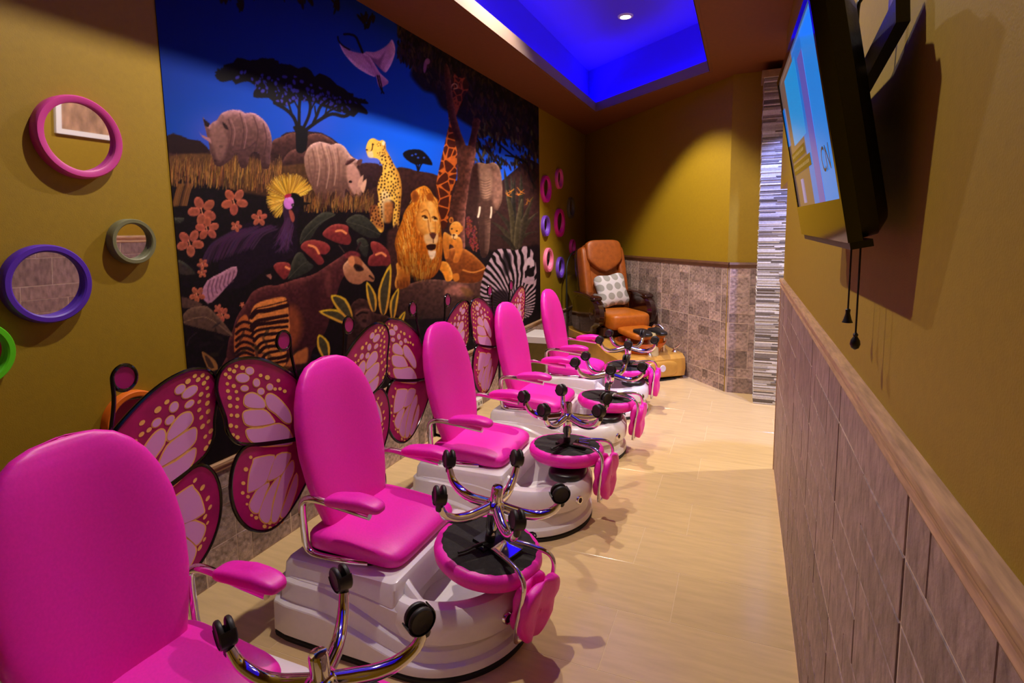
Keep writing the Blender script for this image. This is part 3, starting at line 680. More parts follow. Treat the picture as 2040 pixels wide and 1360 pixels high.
# lion body, legs, mane, face
LB, LM_, LD = C(176, 92, 22), C(226, 138, 34), C(104, 44, 12)
fill([(1060, 860), (1130, 820), (1210, 830), (1300, 890), (1392, 990), (1395, 1050), (1330, 1110), (1220, 1120), (1120, 1100), (1060, 1000)], C(140, 70, 22), TDm, rim=C(210, 130, 60), rw=4, bot=C(96, 44, 16), nz=.3)
line([(1200, 1010), (1290, 1030), (1390, 995)], 3, C(214, 132, 60), TDm, .8); line([(1210, 1040), (1300, 1060), (1390, 1030)], 4, C(96, 42, 16), TDm, .7)
fill([(640, 950), (740, 970), (752, 1090), (745, 1140), (700, 1165), (640, 1172), (622, 1120), (640, 1040)], C(206, 120, 34), TDm, rim=C(240, 168, 70), rw=4, rd=(-1, -.3), bot=C(120, 58, 26), nz=.25)
fill([(1000, 940), (1070, 950), (1112, 1040), (1108, 1090), (1060, 1105), (1030, 1040), (1000, 1000)], C(216, 128, 34), TDm, rim=C(244, 178, 80), rw=4, rd=(1, -.3), nz=.2)
fill([(1110, 1050), (1160, 1040), (1168, 1090), (1130, 1106)], C(190, 108, 34), TDm)
fill([(830, 310), (880, 298), (920, 330), (950, 380), (985, 420), (990, 500), (1010, 600), (1018, 700), (1030, 790), (1022, 900), (1010, 980), (960, 1060), (900, 1090), (820, 1080), (760, 1040), (740, 1000), (690, 990), (648, 950), (638, 870), (622, 790), (640, 700), (680, 600), (700, 530), (735, 470), (770, 430), (758, 370), (790, 335)], LM_, TDm, core=C(190, 98, 20), cw=10, bot=C(110, 48, 12), nz=.25)
for _ in range(1100):
    y = mr.uniform(320, 1050); u = mr.random()
    xl = np.interp(y, [320, 430, 600, 790, 950, 1060], [800, 765, 680, 630, 660, 790]); xr = np.interp(y, [320, 420, 600, 800, 950, 1060], [900, 975, 1005, 1025, 1005, 920])
    x = xl + (xr - xl) * u
    if 830 < x < 985 and 430 < y < 870 and mr.random() < .8: continue
    s = (u - .5) * 1.2 if y < 450 else (u - .42) * -.5
    l = mr.uniform(28, 80); c = mr.choice([C(255, 190, 74), C(240, 156, 44), C(160, 76, 14), C(112, 48, 12), C(255, 214, 116), C(206, 114, 24)])
    if y > 850: c = tuple(v * .75 for v in c)
    line([(x, y), (x + l * s * .5 + 3, y + l * .5), (x + l * s, y + l)], 1.3, c, TDm, .7, 0, .5)
fill([(850, 440), (900, 425), (955, 445), (985, 520), (1000, 600), (988, 690), (985, 770), (960, 830), (945, 880), (912, 880), (888, 800), (862, 720), (812, 660), (800, 570), (828, 490)], C(232, 158, 66), TDm, rim=C(170, 92, 26), rw=5, rd=(-1, .3), soft=3, nz=.12)
fill([(890, 600), (925, 590), (950, 690), (915, 700)], C(246, 186, 100), TDm, soft=5); fill([(870, 720), (930, 700), (985, 710), (985, 770), (950, 790), (890, 790)], C(228, 180, 120), TDm, soft=4)
fill([(915, 700), (945, 692), (972, 700), (965, 730), (950, 750), (930, 735)], C(90, 46, 36), TDm)
line([(948, 740), (950, 780)], 1.5, C(70, 30, 20), TDm); fill([(890, 805), (930, 790), (970, 795), (965, 830), (930, 845), (900, 835)], C(46, 18, 14), TDm)
fill([(905, 845), (935, 850), (968, 845), (965, 890), (940, 920), (915, 895)], C(238, 206, 170), TDm, soft=3, nz=.2)
for x, y in ((880, 563), (962, 572)): ell(x - 2, y + 16, 22, 10, C(250, 206, 136), TDm, .3); ell(x, y + 2, 17, 11, C(214, 150, 60), TDm, .3); ell(x + 1, y + 2, 9, 9, C(24, 10, 8), TDm); line([(x - 24, y - 8), (x, y - 11), (x + 18, y + 8)], 2.6, C(60, 26, 14), TDm)
line([(905, 590), (912, 660), (925, 700)], 2.4, C(176, 96, 34), TDm, .8); line([(965, 600), (968, 660), (966, 700)], 2.2, C(186, 104, 40), TDm, .7); fill([(905, 440), (940, 440), (945, 540), (925, 600), (908, 540)], C(252, 190, 96), TDm, soft=5, alpha=.7)
line([(850, 520), (890, 500), (915, 540), (925, 600)], 2.2, C(160, 84, 26), TDm, .7)
fill([(760, 370), (785, 335), (815, 350), (830, 400), (800, 440), (770, 430)], C(190, 100, 26), TDm, core=C(110, 52, 20), cw=4)
fill([(890, 385), (920, 355), (950, 385), (945, 420), (905, 420)], C(150, 76, 20), TDm)
for x in (645, 672, 700, 726): line([(x, 1105), (x + 3, 1150)], 2, C(96, 44, 20), TDm, .7)
# cub
fill([(1040, 690), (1100, 720), (1175, 735), (1197, 800), (1190, 860), (1165, 930), (1140, 948), (1115, 930), (1135, 850), (1110, 800), (1085, 800), (1082, 890), (1062, 915), (1045, 905), (1028, 790)], C(212, 130, 42), TDm, rim=C(244, 178, 84), rw=4, nz=.2, bot=C(170, 90, 30))
ell(1100, 587, 20, 26, C(204, 120, 44), TDm); ell(1183, 662, 18, 28, C(204, 120, 44), TDm, .3); ell(1183, 664, 9, 16, C(110, 56, 26), TDm, .3); ell(1102, 590, 9, 15, C(110, 56, 26), TDm)
ell(1138, 660, 52, 62, C(222, 142, 52), TDm, .2, rim=C(244, 184, 90), rw=4); ell(1128, 725, 28, 24, C(238, 190, 120), TDm)
ell(1105, 662, 8, 6, C(40, 18, 10), TDm); ell(1148, 680, 8, 6, C(40, 18, 10), TDm); ell(1122, 714, 12, 8, C(70, 34, 24), TDm); line([(1122, 722), (1118, 745), (1136, 750)], 1.4, C(80, 36, 22), TDm)
# zebra
def zeb(X, Y, c):
    dx, dy = X - (640 + 1620 * K), Y - (300 + 1330 * K); an = np.arctan2(dy, dx); r_ = np.sqrt(dx * dx + dy * dy)
    s = np.sin(an * 46 + r_ * .12 + (N12[:X.shape[0], :X.shape[1]] - .5) * 2.2)
    k = np.clip(.5 + s * 2.2, 0, 1)[..., None]; return np.array(C(176, 146, 160)) * k + np.array(C(14, 8, 14)) * (1 - k)
fill([(1345, 1200), (1365, 1080), (1395, 985), (1440, 900), (1480, 840), (1560, 830), (1650, 842), (1720, 808), (1780, 840), (1812, 920), (1822, 1050), (1815, 1180), (1800, 1340), (1720, 1420), (1420, 1420), (1370, 1320)], C(150, 120, 140), TDm, stripe=zeb, nz=.15)
fill([(1540, 880), (1600, 870), (1610, 960), (1570, 1060), (1540, 1000)], C(16, 10, 16), TDm, soft=5, alpha=.8)
fill([(1720, 960), (1760, 900), (1800, 930), (1800, 980), (1750, 970), (1720, 1010)], C(190, 164, 176), TDm); fill([(1725, 1020), (1790, 990), (1800, 1060), (1740, 1060)], C(20, 12, 18), TDm); fill([(1720, 1080), (1800, 1070), (1795, 1130), (1720, 1120)], C(170, 140, 156), TDm)
fill([(1430, 1230), (1500, 1180), (1580, 1200), (1590, 1330), (1500, 1420), (1420, 1380)], C(24, 14, 22), TDm, soft=6, alpha=.85)
# crowned crane
for _ in range(620):
    a = mr.uniform(math.radians(-172 - 72), math.radians(-14)); R_ = mr.uniform(150, 225) * (1 if -2.7 < a < -.4 else .86)
    cx_, cy_ = 1085, 410; sx, sy = cx_ + 40 * math.cos(a), cy_ + 40 * math.sin(a)
    line([(sx, sy), (cx_ + R_ * math.cos(a), cy_ + R_ * math.sin(a))], mr.uniform(1.0, 1.7), jit(mr.choice([C(222, 172, 56), C(200, 148, 40), C(168, 118, 32), C(236, 196, 84), C(120, 80, 26)]), .04), TC, .85, 0, .3)
PUR = C(46, 24, 50)
fill([(490, 960), (500, 800), (570, 690), (700, 620), (850, 605), (980, 640), (1060, 640), (1040, 520), (1040, 430), (1090, 400), (1160, 380), (1190, 440), (1170, 520), (1150, 640), (1160, 800), (1120, 900), (900, 1000), (700, 1150), (520, 1150)], C(26, 14, 28), TC, sm=3, nz=.3, soft=3)
for _ in range(150):
    u = mr.random(); x0 = 1000 - u * 420; y0 = 630 + u * u * 60 + mr.uniform(-8, 40)
    line([(x0, y0), (x0 - 120 - 60 * u, y0 + 50 + 60 * u), (x0 - 210 - 50 * u, y0 + 170 + 120 * u)], 1.1, jit(C(66, 36, 68), .04), TC, .55, 4)
for _ in range(90):
    x0 = mr.uniform(1050, 1130); y0 = mr.uniform(560, 700); line([(x0, y0), (x0 + mr.uniform(-60, 0), y0 + 90), (x0 + mr.uniform(-110, 20), y0 + 170)], 1.1, jit(C(78, 42, 82), .05), TC, .55, 4)
line([(1060, 500), (1070, 580), (1090, 680)], 13, C(70, 38, 70), TC, .55)
ell(1130, 410, 62, 52, C(14, 8, 14), TC, .2); ell(1085, 442, 44, 55, C(206, 116, 208), TC, rim=C(235, 170, 235), rw=3); ell(1078, 382, 32, 16, C(168, 30, 66), TC, -.3)
ell(1122, 462, 15, 16, C(20, 12, 18), TC); ell(1122, 462, 6, 6, C(150, 130, 140), TC); fill([(1150, 430), (1260, 440), (1265, 450), (1150, 470)], C(20, 14, 16), TC)
fill([(1085, 510), (1110, 505), (1135, 560), (1128, 600), (1108, 595)], C(150, 70, 60), TC)
fill([(400, 1295), (350, 1210), (395, 1100), (500, 1040), (590, 990), (645, 985), (640, 1060), (560, 1150), (480, 1240)], C(162, 108, 132), TC, sm=2, rim=C(210, 150, 170), rw=3, nz=.2)
for k in range(7): x = 420 + k * 34; line([(x, 1100 - k * 14), (x - 22, 1180 - k * 12), (x - 8, 1260 - k * 26)], 2.4, C(90, 54, 74), TC, .7)
# flowers
def flower(cx_, cy_, r_, tr, c=C(168, 84, 64), n=5, ph=.3):
    for k in range(n):
        a = ph + k * 2 * math.pi / n + mr.uniform(-.1, .1); rr = r_ * .62
        ell(cx_ + rr * math.cos(a), cy_ + rr * math.sin(a), r_ * .46, r_ * .33, jit(c, .03), tr, a, core=tuple(v * .78 for v in c), cw=4, rim=tuple(min(1, v * 1.25) for v in c), rw=2.5, nz=.2)
    line([(cx_, cy_ + r_ * .2), (cx_ - r_ * .12, cy_ - r_ * .2)], 1.6, C(240, 150, 110), tr)
for a in ((355, 510, 118, .5), (625, 430, 108, .3), (395, 660, 95, .9), (250, 780, 110, .2), (835, 570, 66, .9), (640, 640, 46, 0), (355, 960, 46, .4), (352, 1035, 40, .8), (310, 1220, 66, .3), (490, 1340, 40, 0)): flower(a[0], a[1], a[2], TC, ph=a[3])
flower(440, 540, 60, TE); flower(605, 455, 22, TE)
# leaves and anthuriums
LF = C(52, 52, 44)
for p in ([(1180, 790), (1200, 680), (1280, 590), (1380, 520), (1480, 540), (1400, 590), (1330, 650), (1270, 740)], [(1570, 600), (1650, 540), (1750, 570), (1860, 710), (1780, 740), (1650, 680)], [(1080, 1085), (1130, 900), (1190, 860), (1250, 940), (1295, 980), (1220, 1040)], [(1660, 760), (1720, 740), (1760, 800), (1740, 900), (1690, 850)], [(100, 570), (200, 570), (170, 610), (110, 610)], [(150, 930), (220, 960), (290, 1040), (160, 1040)]):
    fill(p, LF, TC, rim=C(92, 88, 72), rw=2.5, rd=(-.5, -.8), bot=C(34, 32, 30), nz=.3)
    P_ = np.array(p); line([P_[0], P_.mean(0), P_[len(p) // 2]], 1.1, C(96, 92, 76), TC, .6)
RA = C(134, 46, 46)
for p, q in (([(1370, 710), (1430, 640), (1510, 620), (1585, 640), (1590, 690), (1615, 750), (1600, 790), (1560, 795), (1470, 770)], [(1485, 682), (1530, 675), (1570, 700)]), ([(1185, 815), (1220, 770), (1300, 755), (1400, 780), (1437, 830), (1400, 875), (1355, 880), (1385, 940), (1340, 967), (1290, 920), (1220, 855)], [(1255, 800), (1310, 820), (1340, 870)]), ([(1785, 770), (1850, 780), (1920, 840), (1945, 910), (1940, 965), (1850, 975), (1760, 968), (1765, 900), (1800, 870), (1780, 820)], [(1825, 880), (1870, 865), (1905, 890)]), ([(955, 980), (1000, 945), (1080, 950), (1102, 1000), (1055, 1088), (1000, 1050)], [(1060, 985), (1090, 1000)])):
    fill(p, RA, TC, rim=C(184, 84, 76), rw=3, rd=(-.3, -1), bot=C(104, 34, 38), nz=.25); line(q, 4.5, C(232, 136, 84), TC)
fill([(890, 1055), (930, 1042), (942, 1065), (935, 1090)], C(150, 92, 80), TC, sm=0)
# okapi
OK_ = C(78, 34, 38)
fill([(470, 900), (490, 760), (520, 680), (560, 560), (640, 430), (700, 340), (820, 290), (900, 290), (1050, 240), (1200, 200), (1300, 140), (1420, 60), (1480, 30), (1500, 150), (1440, 260), (1390, 420), (1350, 560), (1300, 700), (1200, 840), (1100, 1000), (480, 1000)], OK_, TE, sm=3, rim=C(130, 66, 62), rw=6, rd=(-.2, -1), bot=C(46, 18, 24), nz=.35)
fill([(990, 480), (1060, 480), (1110, 600), (1090, 740), (1010, 840), (980, 700)], C(150, 72, 40), TE, soft=16, alpha=.75)
fill([(1180, 250), (1250, 240), (1260, 420), (1200, 560), (1160, 400)], C(50, 20, 26), TE, soft=14, alpha=.7); fill([(1320, 180), (1360, 200), (1350, 380), (1310, 300)], C(110, 54, 52), TE, soft=8, alpha=.6)
fill([(1100, 840), (1160, 820), (1150, 940), (1050, 960), (960, 1000), (1030, 880)], C(170, 92, 50), TE, soft=4)
fill([(550, 640), (640, 540), (690, 700), (760, 820), (800, 900), (560, 900)], C(172, 88, 46), TE, nz=.2)
fill([(665, 620), (690, 490), (760, 430), (950, 388), (988, 440), (1000, 540), (1010, 650), (990, 740), (965, 1000), (880, 1000), (800, 905), (740, 810), (690, 730)], C(210, 122, 60), TE, nz=.2)
for k, (y0, y1, wd) in enumerate(((470, 420, 2.5), (500, 460, 9), (580, 545, 7), (610, 590, 8), (660, 640, 6), (700, 690, 7), (760, 735, 6), (800, 790, 7), (850, 830, 6), (900, 880, 7), (940, 925, 6))):
    x0, x1 = (690, 985) if k < 5 else (715 + (k - 5) * 22, 985)
    line([(x0 - 8, y0 + 60), (x0 + 40, y0 + 14), (x0 + 130, y0 - 6 + (k % 2) * 8), (x1, y1)], wd, C(38, 14, 20), TE)
for k, y0 in enumerate((600, 660, 715, 770, 820, 860)): line([(555, y0 + 40), (590, y0 + 10), (640, y0), (700, y0 + 24)], 6, C(38, 14, 20), TE)
fill([(1545, 975), (1585, 925), (1600, 888), (1660, 888), (1720, 950), (1780, 1020), (1812, 1075), (1795, 1110), (1740, 1098), (1680, 1132), (1600, 1112), (1555, 1050)], C(196, 132, 92), TC, sm=3, rim=C(240, 184, 140), rw=5, rd=(-.4, -.9), bot=C(150, 92, 66), nz=.15)
fill([(1600, 890), (1660, 880), (1710, 950), (1680, 1000), (1640, 960)], C(150, 78, 50), TC, soft=4, alpha=.8); fill([(1630, 960), (1690, 970), (1720, 1010), (1660, 1020)], C(40, 20, 20), TC, soft=3)
fill([(1590, 900), (1630, 890), (1645, 950), (1620, 985), (1595, 960)], C(214, 132, 84), TC, soft=2); fill([(1555, 880), (1600, 850), (1670, 860), (1690, 900), (1620, 890), (1580, 910)], C(110, 40, 46), TC, soft=3, nz=.4)
line([(1510, 800), (1555, 860)], 2, C(70, 50, 46), TC); line([(1660, 840), (1690, 780)], 4, C(46, 24, 28), TC); ell(1672, 990, 10, 7, C(14, 8, 8), TC)
line([(1770, 1060), (1800, 1085)], 4, C(60, 34, 30), TC)
# lower left leaves
fill([(90, 570), (150, 490), (270, 460), (360, 510), (530, 715), (400, 690), (200, 640), (100, 610)], C(92, 66, 54), TE, sm=2, rim=C(140, 104, 84), rw=3, bot=C(70, 48, 42), nz=.25); line([(100, 605), (300, 560), (520, 715)], 1.4, C(140, 104, 80), TE, .8)
fill([(80, 390), (180, 410), (270, 450), (200, 470), (90, 480)], C(76, 52, 46), TE, sm=2, nz=.25); fill([(50, 90), (130, 130), (200, 190), (60, 190)], C(50, 40, 38), TE, sm=2, nz=.3)
fill([(262, 850), (320, 880), (380, 930), (400, 1000), (330, 1010), (290, 940)], C(140, 92, 50), TE, sm=2); fill([(285, 880), (330, 910), (370, 990), (320, 980)], C(60, 40, 34), TE, sm=2)
line([(140, 800), (160, 740), (220, 690)], 1.6, C(56, 40, 52), TE, .7)
# gorilla
fill([(1500, 700), (1510, 520), (1540, 440), (1610, 400), (1690, 440), (1720, 520), (1850, 560), (1840, 700), (1650, 760), (1500, 900)], C(46, 26, 26), TE, nz=.45, rim=C(86, 52, 46), rw=5)
fill([(1560, 500), (1620, 470), (1680, 490), (1700, 560), (1680, 640), (1620, 640), (1570, 580)], C(74, 44, 42), TE, soft=4, nz=.3); line([(1570, 530), (1620, 495), (1680, 500)], 3.5, C(120, 70, 60), TE, .8); line([(1575, 545), (1620, 520), (1665, 525)], 3, C(22, 12, 14), TE); ell(1640, 590, 20, 14, C(38, 20, 22), TE)
# yellow edged blades
def blade(b, mid, tip, w_):
    b, mid, tip = map(np.array, (b, mid, tip)); d_ = tip - b; n_ = np.array([-d_[1], d_[0]]) / np.linalg.norm(d_)
    fill([b - n_ * w_ * .5, mid - n_ * w_, tip, mid + n_ * w_, b + n_ * w_ * .5], C(214, 172, 40), TE, sm=3, nz=.12, bot=C(206, 140, 56))
    w2 = w_ - 20; fill([b - n_ * w2 * .4, mid - n_ * w2, tip * .8 + mid * .2, mid + n_ * w2, b + n_ * w2 * .4], C(66, 58, 40), TE, sm=3, nz=.25)
blade((1500, 600), (1360 + 40, 540), (1255, 510), 48); blade((1520, 560), (1440, 440), (1358, 372), 56); blade((1720, 500), (1700, 380), (1660, 258), 40); blade((1800, 520), (1810, 330), (1862, 108), 52); blade((1880, 560), (1890, 430), (1930, 312), 34); blade((1930, 640), (1950, 580), (1985, 510), 26); blade((1320, 900), (1290, 790), (1255, 705), 52); blade((1860, 760), (1850, 650), (1860, 560), 40); blade((1760, 900), (1840, 840), (1900, 780), 34)
# dim greens near the bottom edge
for _ in range(120):
    x, y = mr.uniform(400, 1070), mr.uniform(640, 800)
    if 640 < x < 800 and y < 700: continue
    ell(x, y, mr.uniform(8, 18), mr.uniform(2, 5), jit(C(36, 26, 26), .03), None, mr.uniform(0, 3), alpha=.6)

# ---- mural sheet: a grid on the left wall carrying the colours
MY0, MY1, MZ0, MZ1 = 1.405, 5.272, 0.474, ZS
def project(P):
    v = P - CAM; zc = v @ CC; return 1020 + F_PX * (v @ CA) / zc, CY - F_PX * (v @ CB) / zc
ys_d = np.linspace(MY0, MY1, 4000); pxs, _ = project(np.stack([np.full(4000, XL), ys_d, np.full(4000, 1.4)], 1))
NCOL, NROW = 620, 480
ys = np.interp(np.linspace(pxs[0], pxs[-1], NCOL), pxs, ys_d)       # finer where the wall is near
zs = np.linspace(MZ0, MZ1, NROW)
Yg, Zg = np.meshgrid(ys, zs); V = np.stack([np.full(Yg.size, XL + 0.0035), Yg.ravel(), Zg.ravel()], 1)
pu, pv = project(V); pu = np.clip(pu - CX0, 0, CWD - 1.001); pv = np.clip(pv - CY0, 0, CHT - 1.001)
iu, iv = pu.astype(int), pv.astype(int); fu, fv = (pu - iu)[:, None], (pv - iv)[:, None]
colr_ = (cv[iv, iu] * (1 - fu) + cv[iv, iu + 1] * fu) * (1 - fv) + (cv[iv + 1, iu] * (1 - fu) + cv[iv + 1, iu + 1] * fu) * fv
colr_ = np.clip(colr_, 0, 1); lin = np.where(colr_ <= .04045, colr_ / 12.92, ((colr_ + .055) / 1.055) ** 2.4) 
lin = np.clip(lin * 1.12 - 0.003, 0.0012, 1)
idx = np.arange(NCOL * NROW).reshape(NROW, NCOL)
quads = np.stack([idx[:-1, :-1], idx[:-1, 1:], idx[1:, 1:], idx[1:, :-1]], -1).reshape(-1, 4)
me = bpy.data.meshes.new('print')
me.vertices.add(len(V)); me.vertices.foreach_set('co', V.astype(np.float32).ravel())
me.loops.add(quads.size); me.loops.foreach_set('vertex_index', quads.ravel().astype(np.int32))
me.polygons.add(len(quads)); me.polygons.foreach_set('loop_start', np.arange(0, quads.size, 4, dtype=np.int32))
me.update(calc_edges=True); me.validate()
ca = me.color_attributes.new('ink', 'FLOAT_COLOR', 'POINT')
ca.data.foreach_set('color', np.concatenate([lin, np.ones((len(lin), 1))], 1).astype(np.float32).ravel())
me.materials.append(mat('mural_print', (1, 1, 1, 1), 0.7, attr='ink', spec=0.15))
mural = empty('wall_mural', (XL, 0, 0)); tagobj(mural, 'large safari night scene mural of animals covering the left wall', 'mural')
mo = bpy.data.objects.new('print', me); COL.objects.link(mo); mo.parent = mural; mo.location = (-XL, 0, 0)
box('backing', (0.0003, MY0, MZ0), (0.0030, MY1, MZ1 - 0.001), mat('paper_edge', srgb(60, 60, 70), 0.8), mural)
# ------------------------------------------------------------------ children's pedicure chairs
WINGM = mat('magenta_wing_fabric', (0.42, 0.005, 0.14, 1), 0.35, noise=0.2, nscale=18)
WRIM = mat('black_gloss_rim', srgb(12, 10, 12), 0.12)
SPOTC = mat('gold_wing_print', srgb(255, 210, 112), 0.5)
LILAC = mat('lilac_wing_print', srgb(236, 172, 236), 0.5)
DISCM = mat('magenta_disc', (0.42, 0.006, 0.19, 1), 0.3)
CHX = -1.02
c1y, c2y = 0.74, 1.60
WX = -1.45
WS = 0.97
def w8(x, y): P = onX(180 + x * K, 680 + y * K, WX); return (-(P[1] - c2y), P[2])
def wl_(x, y): P = onX(330 + x * .25, 880 + y * .25, WX); return (-(P[1] - c2y), P[2])
UP = [(.02, .62), (.05, .73), (.11, .83), (.17, .885), (.24, .93), (.31, .958), (.38, .965), (.432, .945), (.452, .90), (.444, .85), (.43, .80), (.424, .755), (.40, .715), (.36, .692), (.28, .668), (.15, .638)]
LO = [(.03, .615), (.15, .632), (.28, .662), (.36, .684), (.408, .65), (.43, .58), (.422, .50), (.385, .43), (.33, .385), (.27, .37), (.20, .39), (.12, .45), (.05, .53)]
up_poly = [[(1240, 500), (1255, 460), (1310, 440), (1370, 465), (1415, 510), (1420, 550), (1390, 565), (1290, 560), (1245, 535)], [(1230, 620), (1250, 595), (1330, 582), (1430, 590), (1500, 670), (1495, 690), (1400, 710), (1320, 718), (1255, 700), (1235, 660)], [(1258, 770), (1280, 745), (1400, 735), (1545, 698), (1640, 760), (1660, 860), (1500, 880), (1380, 880), (1290, 835)], [(1430, 490), (1450, 450), (1500, 455), (1570, 510), (1640, 600), (1650, 680), (1600, 680), (1520, 610), (1450, 560)]]
up_ell = [(1225, 312, 57, 36), (1288, 252, 35, 30), (1243, 400, 32, 22), (1348, 352, 28, 32), (1387, 425, 28, 26), (1466, 387, 26, 25)]
up_spot = [(1110, 240, 17), (1075, 282, 16), (1150, 255, 18), (1170, 212, 16), (1225, 225, 20), (1110, 307, 18), (1090, 362, 15), (1095, 423, 17), (1147, 380, 18), (1170, 428, 15), (1110, 480, 19), (1180, 490, 16), (1115, 548, 19), (1175, 557, 16), (1125, 628, 15), (1177, 632, 19), (1120, 716, 19), (1170, 725, 15), (1140, 795, 16), (1180, 815, 18), (1212, 868, 15), (1262, 873, 12), (1385, 288, 16), (1445, 305, 21), (1542, 330, 16), (1513, 402, 15), (1556, 400, 15), (1598, 420, 16)]
lo_poly = [[(660, 135), (815, 112), (790, 200), (750, 310), (700, 360), (610, 400), (598, 380), (610, 260), (640, 170)], [(840, 108), (950, 95), (920, 180), (880, 250), (820, 290), (762, 305), (780, 250)], [(770, 330), (745, 400), (700, 520), (680, 565), (640, 560), (610, 510), (640, 440), (690, 370)], [(860, 275), (830, 380), (800, 480), (785, 590), (765, 640), (730, 640), (695, 600), (700, 540), (740, 440), (800, 340)], [(970, 150), (975, 230), (930, 340), (890, 480), (860, 580), (830, 635), (795, 630), (800, 540), (830, 420), (880, 270), (930, 190)], [(1000, 250), (1005, 350), (955, 500), (910, 590), (880, 600), (870, 570), (910, 470), (955, 350)]]
lo_spot = [(620, 125, 14), (580, 222, 18), (558, 333, 16), (553, 411, 15), (597, 440, 15), (588, 500, 11), (627, 588, 12), (665, 607, 16), (735, 675, 16), (777, 646, 16), (782, 687, 15), (838, 667, 14), (876, 634, 17)]
WPAT = {'up': [], 'lo': []}
def grow(P, d):
    P = np.array(P); c = P.mean(0); n = len(P); out = []
    ar = sum(P[i][0] * P[(i + 1) % n][1] - P[(i + 1) % n][0] * P[i][1] for i in range(n)); sg = 1 if ar > 0 else -1
    for i in range(n):
        t = P[(i + 1) % n] - P[i - 1]; nn = np.array([t[1], -t[0]]) * sg / (np.linalg.norm(t) + 1e-9); out.append(P[i] + nn * d)
    return np.array(out)
for key, polys, ells, spots, tr in (('up', up_poly, up_ell, up_spot, w8), ('lo', lo_poly, [], lo_spot, wl_)):
    for p in polys:
        Q = catmull([tr(*a) for a in p], 3, True); WPAT[key].append((grow(Q, .0045), 0)); WPAT[key].append((Q, 1))
    for (x, y, a, b) in ells:
        Q = np.array([tr(x + a * math.cos(u), y + b * math.sin(u)) for u in np.linspace(0, 2 * math.pi, 16, endpoint=False)]); WPAT[key].append((grow(Q, .003), 0)); WPAT[key].append((Q, 1))
    for (x, y, a) in spots:
        Q = np.array([tr(x + a * 1.08 * math.cos(u), y + a * math.sin(u)) for u in np.linspace(0, 2 * math.pi, 12, endpoint=False)]); WPAT[key].append((Q, 0))
def wing(parent, s, outline, key):
    P = catmull(outline, 4, True) * np.array([s * WS, 1]); x0 = WX - CHX
    mb = MB(); mb.rings([[(x0 - .003, a, b) for a, b in P], [(x0 + .003, a, b) for a, b in P]])
    o = mb.build('wing', WINGM, parent, True, 30)
    r = MB().tube([(x0, a, b) for a, b in P], 0.0062, 8, closed=True).build('wing_rim', WRIM, o)
    pm = MB()
    for Q, mi in WPAT[key]:
        x = x0 + .0036 + .0006 * mi; pm.add([(x, a * s * WS, b) for a, b in Q], [tuple(range(len(Q)))], mi)
    pm.build('wing_print', [SPOTC, LILAC], o, False, merge=False)
    return o
